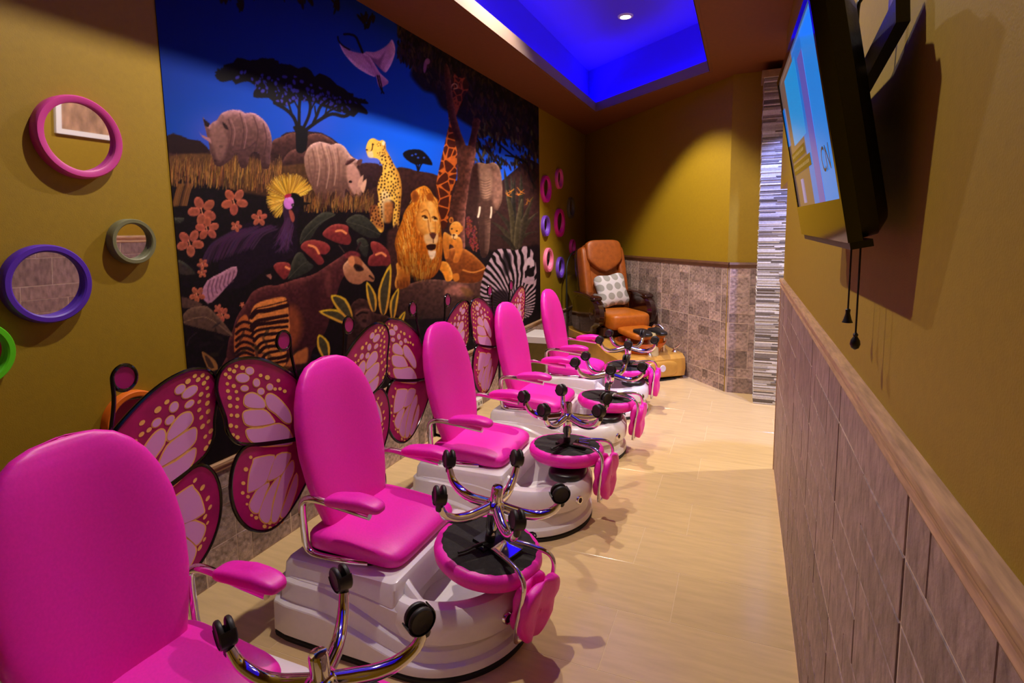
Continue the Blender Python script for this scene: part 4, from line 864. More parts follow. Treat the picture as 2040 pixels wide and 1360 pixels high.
def make_chair():
    root = empty('pedicure_chair', (CHX, c2y, 0))
    XC, RX, HW, XR0 = 0.10, 0.295, 0.308, -0.435
    TH = np.linspace(0, 2 * math.pi, 96, endpoint=False)
    def outl(d):
        pts = []
        for t in TH:
            c, s_ = math.cos(t), math.sin(t); hw = HW - d
            if c >= 0: r = 1 / math.sqrt((c / (RX - d)) ** 2 + (s_ / hw) ** 2)
            else:
                rb = (XC - XR0 - d); n = 16.0
                r = (abs(c / rb) ** n + abs(s_ / hw) ** n) ** (-1 / n)
            pts.append((XC + r * c, r * s_))
        return pts
    sm = lambda x, a, b, za, zb: za + (zb - za) * (lambda t: t * t * (3 - 2 * t))(min(1, max(0, (x - a) / (b - a))))
    z1 = lambda x: sm(x, -.24, .18, .128, .050); z2 = lambda x: sm(x, -.24, .18, .198, .092); zt = lambda x: sm(x, -.12, .12, .222, .198)
    def ring(d, zf): return [(x, y, zf(x)) for x, y in outl(d)]
    R = [ring(.010, lambda x: .018), ring(.002, lambda x: .024), ring(0.004, lambda x: z1(x) - .005), ring(.006, lambda x: z1(x) - .001), ring(.020, lambda x: z1(x) + .006), ring(.021, lambda x: z1(x) + .009), ring(.024, lambda x: z2(x) - .005), ring(.026, lambda x: z2(x) - .001), ring(.038, lambda x: z2(x) + .006), ring(.039, lambda x: z2(x) + .009), ring(.041, lambda x: zt(x) - .014), ring(.052, lambda x: zt(x) - .004), ring(.062, lambda x: zt(x))]
    bc = (.165, 0)
    for r_, z in ((.205, .198), (.195, .192), (.185, .15), (.15, .085), (.05, .07)): R.append([(bc[0] + r_ * math.cos(t), bc[1] + r_ * math.sin(t), z) for t in TH])
    MB().rings(R).build('base', WHITEG, root, True, 24)
    MB().rings([ring(.004, lambda x: 0.0), ring(.002, lambda x: .014), ring(.010, lambda x: .0185), ring(.05, lambda x: .0185)], True, True).build('toe_trim', BLACKT, root)
    # seat block
    def rr(x0, x1, hw, z, r=.02, n=6):
        P = []
        for cx_, cy_, a0 in ((x1 - r, hw - r, 0), (x0 + r, hw - r, 90), (x0 + r, -hw + r, 180), (x1 - r, -hw + r, 270)):
            for k in range(n + 1): a = math.radians(a0 + 90 * k / n); P.append((cx_ + r * math.cos(a), cy_ + r * math.sin(a), z))
        return P
    MB().rings([rr(-.392, .062, .266, .17), rr(-.386, .060, .259, .246), rr(-.376, .052, .250, .263), rr(-.362, .040, .236, .268)]).build('seat_block', WHITEG, root, True, 30)
    # curved collar behind the basin
    cb = MB(); A = np.linspace(math.radians(98), math.radians(262), 40); Rg = []
    for a in A:
        u = abs((a - math.pi) / math.radians(82)); h = .205 + .085 * (1 - u ** 2.2)
        pr = [(.198, .185), (.204, h - .01), (.212, h), (.226, h), (.236, h - .012), (.240, .185)]
        Rg.append([(bc[0] + r_ * math.cos(a), bc[1] + r_ * math.sin(a), z) for r_, z in pr])
    cb.rings(Rg).build('basin_collar', WHITEG, root, True, 40)
    # rim panel round the front of the tub
    fb = MB(); A = np.linspace(math.radians(-112), math.radians(112), 60); Rg = []
    for a in A:
        e_ = min(1, (math.radians(112) - abs(a)) / .35); q = .012 * math.sqrt(max(e_, 0))
        pr = [(.246, .104), (.262 + q, .112), (.266 + q, .150), (.262 + q, .192), (.248 + q * .5, .212), (.216, .214), (.205, .206), (.205, .18)]
        Rg.append([(bc[0] - .045 + r_ * math.cos(a) * 1.0, r_ * math.sin(a), z) for r_, z in pr])
    fb.rings(Rg).build('basin_rim', WHITEG, root, True, 40)
    # drain ring on the tub front
    a = math.radians(-24); dpt = np.array([XC + .296 * math.cos(a), .288 * math.sin(a), .148]); dax = (math.cos(a), math.sin(a), .1)
    dk = MB().lathe([(.006, -.03), (.019, -.03), (.019, .006), (.016, .010), (.012, .010), (.011, .002)], 24, dpt, dax).build('drain_ring', CHROME, root)
    MB().lathe([(0.0, .0025), (.0112, .0030)], 20, dpt, dax).build('drain_plug', mat('plum_plastic', srgb(70, 20, 46), .3), dk)
    # spray hose coil on the far side
    MB().tube([(.335 + .014 * math.cos(k * .9), .215 + .014 * math.sin(k * .9), .17 + k * .0019) for k in range(42)], .0035, 6).build('hose_coil', BLACKT, root)
    MB().sq((.285, 0, .2225), (.085, .105, .026), .55, .8, 36, 14).build('footrest', BLACKP, root, True, 60)
    # seat plate and cushion
    MB().rings([rr(-.33, -.06, .20, .2685, .03), rr(-.33, -.06, .20, .2785, .03)]).build('seat_plate', BLACKP, root, True, 30)
    def seatfn(x, y, z):
        t = (x + .186) / .372; z -= .018 * max(0, t - .25); z2_ = z - .012 * max(0, t - .7) ** 1.2 * 6 if z > 0 else z
        if z > 0: z2_ -= .007 * math.exp(-((y / .12) ** 2 + ((x + .02) / .13) ** 2))
        return x, y * (1 - .05 * t), z2_
    MB().sq((-.150, -.004, .314), (.186, .213, .041), .42, .24, 56, 20, seatfn).build('seat', PINK, root, True, 60)
    # backrest
    zz = np.array([.285, .30, .36, .42, .50, .60, .70, .77, .82, .855, .88, .894, .900]); hw_ = np.array([.12, .150, .166, .184, .203, .213, .205, .186, .162, .135, .104, .066, .008]); tk = np.array([.018, .03, .036, .038, .038, .038, .038, .037, .034, .029, .022, .014, .003])
    zi = np.concatenate([np.linspace(.285, .80, 28), .80 + .1 * np.sin(np.linspace(.1, 1, 16) * math.pi / 2)]); Rg = []
    for z in zi:
        h, t_ = np.interp(z, zz, hw_), np.interp(z, zz, tk); xc = -.285 - .105 * ((z - .33) / .57) ** 1.0 - .01 * math.sin((z - .33) / .57 * math.pi)
        ring_ = []
        for k in range(40):
            an = 2 * math.pi * k / 40; c, s_ = math.cos(an), math.sin(an)
            yy = h * math.copysign(abs(s_) ** .62, s_); xx = t_ * math.copysign(abs(c) ** .62, c)
            bow = .022 * (yy / .21) ** 2
            ring_.append((xc + xx + bow - (.010 * math.exp(-(yy / .1) ** 2) if c > 0 else 0), yy, z))
        Rg.append(ring_)
    MB().rings(Rg).build('backrest', PINK, root, True, 60)
    for s in (-1, 1):
        y = .222 * s
        fr = MB().tube([(-.05, y, .455), (-.12, y, .462), (-.24, y, .474), (-.292, y, .472), (-.318, y, .456), (-.325, y, .425), (-.322, y, .36), (-.318, y, .312), (-.304, y, .286), (-.26, y, .2760), (-.16, y * .97, .2765), (-.08, y * .90, .2765)], .0122, 12, 5).build('arm_frame', CHROME, root)
        MB().sq((-.108, y, .487), (.108, .034, .019), .6, .5, 36, 14, lambda x, yy, z: (x, yy, z + .012 * (1 - (x / .108) ** 2) - (.004 if x < 0 else 0))).build('arm_pad', PINK, fr, True, 60)
    for s in (-1, 1):
        wing(root, s, UP, 'up'); wing(root, s, LO, 'lo')
        x0 = WX - CHX + .004
        an = MB().tube([(x0, .03 * s, .66), (x0, .06 * s, .74), (x0, .115 * s, .84), (x0, .138 * s, .93), (x0, .140 * s, .985)] + [(x0, (.170 - .030 * math.cos(u)) * s, .990 + .032 * math.sin(u)) for u in np.linspace(.3, 2 * math.pi, 16)], .0052, 8, 3).build('antenna', WRIM, root)
        MB().rings([[(x0 + dx, (.170 + .029 * math.cos(u)) * s, .990 + .031 * math.sin(u)) for u in np.linspace(0, 2 * math.pi, 24, endpoint=False)] for dx in (-.002, .002)]).build('antenna_disc', DISCM, an, False)
    # wire stand of the wings
    MB().tube([(WX - CHX, 0, .30), (WX - CHX, 0, .66)], .008, 8).build('wing_post', WRIM, root)
    MB().tube([(WX - CHX, 0, .31), (-.36, 0, .30), (-.33, 0, .27)], .008, 8, 4).build('wing_bracket', WRIM, root)
    return root
chair = make_chair()
GRPC = 'pink butterfly pedicure chairs along the mural wall'
chair_pos = [(c1y, 'nearest pink butterfly pedicure chair, cut off by the left photo edge'), (c2y, 'second pink butterfly pedicure chair from the camera, whole chrome stool on it'), (2.43, 'middle of the five pink butterfly pedicure chairs'), (3.27, 'fourth pink butterfly pedicure chair, before the zebra on the mural'), (4.12, 'farthest pink butterfly pedicure chair, next to the brown massage chair')]
chairs = []
for i, (y, lab) in enumerate(chair_pos):
    o = chair if i == 0 else copy_tree(chair)
    o.location = (CHX, y, 0); tagobj(o, lab, 'chair', GRPC); chairs.append(o)
for i in (1, 3):
    for ch in chairs[i].children:
        if ch.name.split('.')[0] in ('wing', 'antenna'): ch.location.x += .016
# the last chair shows no wings
for ch in list(chairs[4].children):
    if ch.name.split('.')[0] in ('wing', 'antenna', 'wing_post', 'wing_bracket'):
        for g in list(ch.children): bpy.data.objects.remove(g)
        bpy.data.objects.remove(ch)

# ------------------------------------------------------------------ stools, upside down on the tubs
WHEEL = mat('worn_black_wheel', srgb(34, 31, 30), .5, noise=.3, nscale=80)
def make_stool():
    r = empty('salon_stool', (0, 0, 0))
    TH = np.linspace(0, 2 * math.pi, 64, endpoint=False)
    def cr(rad, z, wob=0.0): return [((rad + wob * math.sin(t * 23)) * math.cos(t), (rad + wob * math.sin(t * 23)) * math.sin(t), z) for t in TH]
    MB().rings([cr(.02, .004), cr(.13, .0), cr(.162, .006), cr(.177, .022), cr(.181, .040), cr(.177, .056), cr(.169, .064, .0012), cr(.158, .0655, .0022)], True, False).build('cushion', PINK, r, True, 60)
    MB().rings([cr(.161, .0640, .0022), cr(.154, .0665, .001), cr(.02, .067)], True, True).build('underside', BLACKF, r, True, 60)
    mp = MB().box((-.045, -.035, .066), (.06, .035, .078)).box((-.02, -.055, .066), (.02, .055, .074)).build('tilt_plate', BLACKP, r, False)
    MB().tube([(0, 0, .076), (-.01, -.05, .080), (-.02, -.10, .076), (-.03, -.125, .075)], .004, 8, 3).build('lever', BLACKP, mp)
    MB().box((.035, -.042, .078), (.105, .042, .084)).build('bracket', CHROME, r, False)
    MB().lathe([(.012, .076), (.017, .078), (.017, .10), (.012, .104)], 20).build('piston', BLACKP, r)
    MB().lathe([(.0125, .100), (.0165, .104), (.0165, .120), (.0215, .126), (.0225, .196)], 24).build('column', CHROME, r)
    MB().lathe([(.0225, .182), (.034, .190), (.036, .204), (.030, .216), (.0195, .222), (.0195, .266), (.0165, .272), (.006, .274)], 28).build('hub', CHROME, r)
    for k in range(5):
        a = math.radians(72 * k); c, s = math.cos(a), math.sin(a)
        P = [(.018, .204), (.06, .194), (.105, .187), (.150, .192), (.190, .214), (.210, .248)]
        ar = MB().tube([(u * c, u * s, z) for u, z in P], .013, 12, 4, r_list=[.0165, .0175, .0170, .0155, .0135, .011]).build('leg', CHROME, r)
        # twin wheel caster
        ps = np.array([.213 * c, .213 * s, .274]); sw = math.radians(200 if k else 285); ax = np.array([math.cos(sw), math.sin(sw), 0])
        wv = np.cross(ax, [0, 0, 1])
        cs = MB().lathe([(.009, -.040), (.011, -.034), (.011, -.018), (.016, -.010), (.010, .0)], 16, ps).build('caster', BLACKP, ar)
        ce_ = ps + np.array([0, 0, .006]) + wv * .012
        for d_ in (-1, 1):
            MB().lathe([(.0, -.0060), (.024, -.0060), (.0275, -.004), (.0285, 0), (.0275, .004), (.0245, .0065), (.022, .0045), (.006, .0040)], 24, ce_ + ax * .0105 * d_, ax * d_).build('wheel', WHEEL, ar)
        hd = MB(); Rg = []
        for u in np.linspace(math.radians(150), math.radians(350), 15):
            dr = wv * math.cos(u) + np.array([0, 0, 1]) * math.sin(u)
            Rg.append([ce_ + dr * rr_ + ax * t_ for rr_, t_ in ((.0300, -.0175), (.0325, -.0150), (.0325, .0150), (.0300, .0175), (.0290, .0150), (.0290, -.0150))])
        hd.rings(Rg).build('caster_hood', BLACKP, ar)
    loop = [(.05, .040, .086), (.12, .060, .092), (.175, .078, .088), (.200, .084, .066), (.205, .084, .02), (.197, .078, -.06), (.186, .060, -.14), (.182, .030, -.168)]
    path = loop + [(x, -y, z) for x, y, z in loop[::-1]]
    lp = MB().tube(path, .0078, 12, 4).build('back_loop', CHROME, r)
    tl = -.07
    def pad(xc, hy, hz, th, nm):
        def f(x, y, z):
            t = .015 * math.exp(-(y / .016) ** 2) + .008 * math.exp(-(z / .016) ** 2); return x - math.copysign(min(t, abs(x) * .8), x), y * (1 - .42 * (z < 0) * abs(z / hz) ** 1.5), z
        M3 = np.array([[math.cos(tl), 0, -math.sin(tl)], [0, 1, 0], [math.sin(tl), 0, math.cos(tl)]])
        return MB().sq((xc, 0, -.052), (th, hy, hz), .55, .45, 32, 20, f, M3=M3).build(nm, PINK, r, True, 60)
    pad(.174, .074, .098, .020, 'back_pad')
    pd = pad(.216, .094, .104, .022, 'back_cushion')
    MB().lathe([(.0, .0), (.006, .001), (.007, .003)], 12, (.226, 0, -.052), (1, 0, 0)).build('button', PINK, pd)
    return r
stool = make_stool()
stool_pos = [(-.744, .799, 44, -8, 3, -1, 'chrome and pink stool upside down on the nearest chair, cut by the photo edge'), (-.76, 1.58, 22, -14, -3, 9, 'chrome and pink stool upside down on the second chair from the camera'), (-.765, 2.505, 42, -4, -3, 1, 'chrome and pink stool upside down on the middle pink chair'), (-.763, 3.353, 72, 0, -3, 3, 'chrome and pink stool upside down on the fourth pink chair'), (-.793, 4.21, 68, 2, 2, 0, 'chrome and pink stool upside down on the farthest pink chair')]
for i, (x, y, sa, la, tx, ty, lab) in enumerate(stool_pos):
    o = stool if i == 0 else copy_tree(stool)
    o.location = (x, y, .2550); o.rotation_euler = (math.radians(tx), math.radians(ty), math.radians(la)); tagobj(o, lab, 'stool', 'stools resting upside down on the tubs')
    for ch in o.children:
        if ch.name.split('.')[0] == 'leg': ch.rotation_euler = (0, 0, math.radians(sa - la))
# ------------------------------------------------------------------ round mirrors
def mirror(y, z, rad, col, lab, depth=0.030, ring=None, grp=None):
    w_ = ring or rad * .2
    t = empty('round_mirror', (XL, y, z)); tagobj(t, lab, 'mirror', grp)
    fm = mat('frame_%d_%d_%d' % tuple(int(c * 255) for c in col[:3]), col, .45)
    TH = np.linspace(0, 2 * math.pi, 56, endpoint=False)
    prof = [(rad, .0), (rad * 1.0, depth * .55), (rad * .99, depth * .86), (rad * .96, depth), (rad - w_ * .8, depth), (rad - w_, depth * .9), (rad - w_, .004)]
    MB().rings([[(d, r * math.cos(a), r * math.sin(a)) for a in TH] for r, d in prof], False, False).build('frame', fm, t, True, 35)
    MB().rings([[(d, r * math.cos(a), r * math.sin(a)) for a in TH] for r, d in ((rad - w_ * .98, .010), (rad - w_ * .98, .013))]).build('glass', MIRROR, t, False).rotation_euler = (0, math.radians(4.0), 0)
G1, G2 = 'round mirrors left of the mural', 'round mirrors right of the mural'
mirror(1.112, 1.645, .122, srgb(205, 62, 150), 'large magenta round wall mirror, topmost left of the mural', grp=G1, ring=.023)
mirror(.985, 1.214, .114, srgb(84, 36, 176), 'large purple round wall mirror left of the mural', grp=G1, ring=.021)
mirror(1.240, 1.331, .074, srgb(118, 118, 84), 'small olive grey round wall mirror beside the mural edge', grp=G1, ring=.016)
mirror(.795, 1.045, .090, srgb(92, 214, 20), 'bright green round mirror cut off by the left photo edge', grp=G1, ring=.02)
mirror(1.19, .742, .098, srgb(226, 110, 24), 'orange round mirror half hidden behind the nearest butterfly wing', grp=G1, ring=.02)
for y, z, r, c, lab in ((5.44, 1.768, .150, (215, 20, 150), 'magenta round mirror touching the mural edge, high on the wall'), (5.88, 1.905, .120, (228, 84, 150), 'highest rose pink round mirror right of the mural'), (6.32, 1.61, .135, (104, 98, 70), 'dim olive grey round mirror nearest the room corner'), (5.42, 1.40, .118, (112, 60, 190), 'purple round mirror below the magenta one at the mural edge'), (5.89, 1.435, .170, (215, 16, 140), 'largest magenta round mirror right of the mural'), (5.50, 1.052, .140, (240, 120, 160), 'pale pink round mirror low beside the mural edge'), (5.90, .95, .130, (112, 64, 200), 'lowest purple round mirror, crossed by a black cable'), (6.38, 1.16, .100, (214, 40, 140), 'small pink round mirror beside the massage chair headrest')):
    mirror(y, z, r * .9, srgb(*c), lab, depth=.032, ring=r * .24, grp=G2)

# black cable arching beside the massage chair
cab = MB().tube([(XL + .10, 5.86, .50), (XL + .10, 5.85, .80), (XL + .10, 5.87, .98), (XL + .11, 6.0, 1.09), (XL + .13, 6.2, 1.125), (XL + .17, 6.32, 1.10)], .009, 8, 5).build('cable', BLACKT)
tagobj(cab, 'thin black cable arching up to the brown massage chair', 'cable')

# ------------------------------------------------------------------ small things on the left wall
ob = empty('storage_box', (-1.52, 4.62, 0)); tagobj(ob, 'olive box with a white lid between the two farthest pink chairs and the wall', 'box')
# (placed against the wall, seen between chairs four and five)
OLV = mat('olive_laminate', srgb(92, 74, 24), .5, noise=.1)
ob.location = (-1.70, 4.86, 0)
MB().box((-.15, -.17, .002), (.15, .17, .345)).build('body', OLV, ob, False)
MB().rings([[(-.155, -.175, .345), (.155, -.175, .345), (.155, .175, .345), (-.155, .175, .345)], [(-.155, -.175, .40), (.155, -.175, .40), (.155, .175, .40), (-.155, .175, .40)], [(-.145, -.165, .408), (.145, -.165, .408), (.145, .165, .408), (-.145, .165, .408)]]).build('lid', mat('white_lid', srgb(206, 198, 196), .5), ob, False)
def outlet(y, z, lab, s=1.0):
    t = empty('power_box', (XL + .0145, y, z)); tagobj(t, lab, 'outlet', 'white power boxes on the low wainscot')
    MB().rings([[(.0, -.05 * s, -.035), (.0, .05 * s, -.035), (.0, .05 * s, .035), (.0, -.05 * s, .035)], [(.03, -.05 * s, -.035), (.03, .05 * s, -.035), (.03, .05 * s, .035), (.03, -.05 * s, .035)], [(.036, -.044 * s, -.029), (.036, .044 * s, -.029), (.036, .044 * s, .029), (.036, -.044 * s, .029)]], True, True).build('body', WHITEP, t, False)
    for d in (-.02, .02): MB().box((.036, d * s - .010, -.012), (.0375, d * s + .010, .012)).build('socket', mat('socket_grey', srgb(120, 118, 114), .5), t, False)
outlet(3.74, .055, 'white power box low on the wainscot behind the fourth pink chair')
outlet(4.47, .14, 'white power box on the wainscot beside the farthest pink chair')
for pts, lab in (([(-1.50, 1.70, .36), (-1.515, 1.70, .22), (-1.53, 1.69, .10), (-1.56, 1.66, .006), (-1.70, 1.66, .006)], 'black power cord hanging behind the second pink chair'), ([(-1.60, 2.10, .30), (-1.585, 2.12, .22), (-1.56, 2.14, .20), (-1.545, 2.10, .10), (-1.58, 2.06, .006), (-1.68, 2.04, .006)], 'black power cord looping behind the middle pink chair')):
    tagobj(MB().tube(pts, .0045, 8, 6).build('power_cable', BLACKT), lab, 'cord', 'power cords behind the chairs')

# ------------------------------------------------------------------ massage pedicure chair
MD, MP_ = (.64, -.768), (.768, .64)
ms = empty('massage_chair', (-1.52, 5.99, 0), math.atan2(MD[1], MD[0])); tagobj(ms, 'brown leather spa massage chair with dark glossy arms and gold foot bath', 'chair')
# local +x = forward, +y = away from the diagonal wall is negative
LEA = mat('caramel_leather', srgb(150, 76, 22), .45, noise=.18, nscale=25, bump=.25, bscale=180)
LEA2 = mat('amber_leather', srgb(182, 98, 18), .4, noise=.15, nscale=25, bump=.25, bscale=180)
MAH = mat('dark_mahogany', srgb(40, 14, 10), .14, noise=.4, nscale=10, coat=.6)
GOLD = mat('gold_foot_bath', srgb(196, 146, 62), .3, noise=.15, nscale=8, coat=.3)
AMB = mat('amber_bowl', srgb(196, 84, 12), .10, coat=.8)
SY = -1   # +y local points toward the diagonal wall
def prism(prof, y0, y1, bev=.012):
    P = np.array(prof); c = P.mean(0); I = c + (P - c) * (1 - bev / .25)
    return [[(x, y0, z) for x, z in I], [(x, y0 + bev, z) for x, z in P], [(x, y1 - bev, z) for x, z in P], [(x, y1, z) for x, z in I]]
base_prof = [(0.05, .0), (1.22, .0), (1.285, .03), (1.30, .10), (1.29, .19), (1.25, .222), (1.0, .235), (.78, .29), (.62, .33), (.05, .33)]
MB().rings(prism(base_prof, -.34, .33, .03)).build('base', GOLD, ms, True, 35)
# rounded nose panel and jet light
MB().sq((1.275, .06, .105), (.035, .17, .075), .6, .6, 32, 16).build('nose_panel', GOLD, ms, True, 60)
MB().lathe([(.0, .0), (.028, .001), (.032, -.004), (.034, -.03)], 24, (1.313, .06, .115), (1, 0, 0)).build('jet_light', mat('pale_lens', srgb(214, 204, 220), .3), ms)
MB().rings([[(x, y, z) for x, y in ((.04, -.345), (1.21, -.345), (1.29, -.2), (1.305, 0), (1.29, .2), (1.21, .335), (.04, .335))] for z in (0.0, .012)]).build('toe_trim', BLACKT, ms, False)
# amber bowl
MB().rings([[(1.02 + r * 1.05 * math.cos(a), .0 + r * math.sin(a), z) for a in np.linspace(0, 2 * math.pi, 40, endpoint=False)] for r, z in ((.05, .18), (.15, .20), (.19, .25), (.215, .305), (.225, .33), (.232, .332), (.232, .322), (.20, .27), (.17, .235))][::-1], False, True).build('bowl', AMB, ms, True, 40)
MB().sq((1.03, .0, .40), (.20, .17, .035), .5, .4, 32, 14, lambda x, y, z: (x, y, z + .05 * (-x))).build('leg_rest', LEA2, ms, True, 60)
# foot pad
fp = MB()
for s in (-1, 1): fp.sq((1.20, .075 * s, .432), (.11, .055, .022), .6, .5, 28, 12, lambda x, y, z: (x, y * (1 - .2 * math.sin((x / .11) * 2)), z + .25 * -x * .3))
fp.sq((1.13, 0, .42), (.05, .11, .02), .5, .4, 24, 10)
fp.build('foot_pad', BLACKP, ms, True, 60)
MB().lathe([(.055, .22), (.050, .30), (.04, .38), (.034, .425)], 24, (1.20, .02, 0)).build('foot_post', mat('cream_post', srgb(206, 186, 130), .3), ms)
fc = MB().tube([(1.16, .16, .22), (1.16, .16, .40), (1.13, .15, .46), (1.08, .12, .47), (1.05, .11, .44)], .012, 12, 5).build('faucet', CHROME, ms)
for x, y in ((1.235, -.03), (1.20, .25)):
    kb = MB().lathe([(.024, .215), (.026, .235), (.018, .245), (.012, .262), (.014, .27), (.005, .275)], 20, (x, y, 0)).build('tap', CHROME, ms)
    MB().tube([(x, y, .266), (x + .02, y + .02, .285), (x + .035, y + .035, .31)], .007, 10, 3).build('tap_lever', CHROME, kb)
# seat
MB().sq((.60, 0, .475), (.28, .215, .085), .4, .3, 44, 18, lambda x, y, z: (x, y, z)).build('seat', LEA2, ms, True, 60)
MB().box((.20, -.24, .33), (.74, .24, .41)).build('seat_plinth', mat('dark_plinth', srgb(70, 36, 18), .5), ms, False)
# arms: big rolled dark arms
for s in (-1, 1):
    prof = [(.18, .33), (.18, .60), (.24, .68), (.40, .715), (.58, .71), (.70, .68), (.775, .61), (.79, .52), (.75, .44), (.66, .39), (.60, .33)]
    y0, y1 = (.225, .335) if s > 0 else (-.335, -.225)
    ar = MB().rings(prism(catmull(prof, 3, True), y0, y1, .03)).build('arm', MAH, ms, True, 40)
    MB().sq((.46, s * .282, .712), (.25, .066, .022), .5, .4, 32, 12, lambda x, y, z: (x, y, z - .25 * max(0, x - .05) ** 1.4)).build('arm_cap', MAH, ar, True, 60)
    MB().lathe([(.0, .0), (.05, .004), (.062, .0), (.066, -.01)], 28, (.68, s * .336, .55), (0, s, 0)).build('scroll', MAH, ar)
# back
tb = math.radians(-14)
def tilt(x, y, z): return (x * math.cos(tb) + z * math.sin(tb), y, -x * math.sin(tb) + z * math.cos(tb))
M3 = np.array([[math.cos(tb), 0, math.sin(tb)], [0, 1, 0], [-math.sin(tb), 0, math.cos(tb)]])
MB().sq((.215, 0, .82), (.075, .235, .40), .35, .3, 40, 22, lambda x, y, z: (x, y * (1 - .10 * max(0, z / .4)), z), M3=M3).build('backrest', LEA, ms, True, 60)
for s in (-1, 1): MB().sq((.255, s * .205, .80), (.085, .045, .38), .4, .5, 28, 20, M3=M3).build('side_bolster', LEA, ms, True, 60)
MB().sq((.135, 0, .80), (.04, .245, .39), .3, .3, 32, 16, M3=M3).build('back_shell', MAH, ms, True, 60)
hp = MB().sq((.225, 0, 1.085), (.055, .200, .155), .4, .35, 40, 22, lambda x, y, z: (x + .03, y, z if z > 0 else z * (1.18 - .75 * (abs(y) / .2) ** 1.5)), M3=M3).build('head_pillow', LEA, ms, True, 60)
MB().lathe([(.0, .0), (.012, .001), (.013, -.004)], 16, (.305, .12, 1.06), (1, 0, .2)).build('logo_stud', mat('rose_stud', srgb(210, 96, 70), .4), hp)
# scatter cushion
def cushion_mat():
    M = bpy.data.materials.new('dotted_cushion_print'); M.use_nodes = True; nt = M.node_tree; b = nt.nodes['Principled BSDF']; b.inputs['Roughness'].default_value = .8
    tc = nt.nodes.new('ShaderNodeTexCoord'); mp = nt.nodes.new('ShaderNodeMapping'); mp.inputs['Scale'].default_value = (11, 11, 11)
    nt.links.new(tc.outputs['Object'], mp.inputs[0])
    sx = nt.nodes.new('ShaderNodeSeparateXYZ'); nt.links.new(mp.outputs[0], sx.inputs[0])
    fr = []
    for k in (1, 2):
        f = nt.nodes.new('ShaderNodeMath'); f.operation = 'FRACT'; nt.links.new(sx.outputs[k], f.inputs[0])
        s_ = nt.nodes.new('ShaderNodeMath'); s_.operation = 'SUBTRACT'; s_.inputs[1].default_value = .5; nt.links.new(f.outputs[0], s_.inputs[0])
        q = nt.nodes.new('ShaderNodeMath'); q.operation = 'POWER'; q.inputs[1].default_value = 2; nt.links.new(s_.outputs[0], q.inputs[0])
        fr.append(q)
    ad = nt.nodes.new('ShaderNodeMath'); ad.operation = 'ADD'; nt.links.new(fr[0].outputs[0], ad.inputs[0]); nt.links.new(fr[1].outputs[0], ad.inputs[1])
    lt = nt.nodes.new('ShaderNodeMath'); lt.operation = 'LESS_THAN'; lt.inputs[1].default_value = .15; nt.links.new(ad.outputs[0], lt.inputs[0])
    mx = nt.nodes.new('ShaderNodeMix'); mx.data_type = 'RGBA'; mx.inputs[6].default_value = srgb(214, 210, 214); mx.inputs[7].default_value = srgb(158, 156, 152)
    nt.links.new(lt.outputs[0], mx.inputs[0]); nt.links.new(mx.outputs[2], b.inputs['Base Color'])
    return M
ca_, sa_ = math.cos(math.atan2(MD[1], MD[0])), math.sin(math.atan2(MD[1], MD[0]))
def mloc(x, y, z): return (-1.52 + x * ca_ - y * sa_, 5.99 + x * sa_ + y * ca_, z)
tp = math.radians(-20)
Mc = np.array([[math.cos(tp), 0, math.sin(tp)], [0, 1, 0], [-math.sin(tp), 0, math.cos(tp)]])
def pil(x, y, z):
    k = max(abs(y) / .17, abs(z) / .17); sh = 1 - .10 * (1 - min(1, abs(y) * abs(z) / .02)) * min(1, k) ** 3
    return x * max(.12, (1 - min(1, (abs(y) / .175) ** 3)) ** .5 * (1 - min(1, (abs(z) / .175) ** 3)) ** .5 + .1), y * sh, z * sh
cu = MB().sq((0, 0, 0), (.065, .172, .172), .35, .35, 48, 28, pil, M3=Mc).build('scatter_cushion', cushion_mat(), None, True, 60)
cu.location = mloc(.40, .02, .735); cu.rotation_euler = (math.radians(6), 0, math.atan2(MD[1], MD[0])); tagobj(cu, 'white scatter cushion with grey dots leaning on the massage chair', 'cushion')

# ------------------------------------------------------------------ television on the right wall
SC = .56 / .6
BN, BF, TF = np.array([.141, .955, 1.317 - CAM[2]]) * SC, np.array([.129, 1.554, 1.325 - CAM[2]]) * SC, np.array([.060, 1.548, 1.689 - CAM[2]]) * SC
BN, BF, TF = [p + np.array([0, 0, CAM[2]]) for p in (BN, BF, TF)]
eu = (BN - BF); TWD = np.linalg.norm(eu); eu /= TWD            # along width, toward the camera
ev = (TF - BF); ev -= eu * (ev @ eu); TVH = np.linalg.norm(ev); ev /= TVH
en = np.cross(eu, ev)
if en[0] > 0: en = -en                                          # screen normal, into the room
tv = empty('television', tuple(BF)); tagobj(tv, 'black flat television tilted down on the right wall, showing a cartoon channel', 'television')
Mt = Matrix(((eu[0], ev[0], en[0], BF[0]), (eu[1], ev[1], en[1], BF[1]), (eu[2], ev[2], en[2], BF[2]), (0, 0, 0, 1)))
if Mt.to_3x3().determinant() < 0: print('TV frame mirrored')
TVM = Mt.to_3x3()
def tvp(u, v, n): return tuple(eu * u + ev * v + en * n)
GLB = mat('gloss_black_bezel', srgb(14, 12, 12), .08, coat=.5)
def tvbox(mb, u0, u1, v0, v1, n0, n1, mi=0):
    v = [tvp(u, v_, n) for n in (n0, n1) for u, v_ in ((u0, v0), (u1, v0), (u1, v1), (u0, v1))]
    return mb.add(v, [(3, 2, 1, 0), (4, 5, 6, 7), (0, 1, 5, 4), (1, 2, 6, 5), (2, 3, 7, 6), (3, 0, 4, 7)], mi)
b_ = .012; bb = .062
bz = MB()
tvbox(bz, 0, TWD, 0, bb, -.018, .0); tvbox(bz, 0, TWD, TVH - b_, TVH, -.018, 0); tvbox(bz, 0, b_, bb, TVH - b_, -.018, 0); tvbox(bz, TWD - b_, TWD, bb, TVH - b_, -.018, 0)
bz.build('bezel', GLB, tv, False)
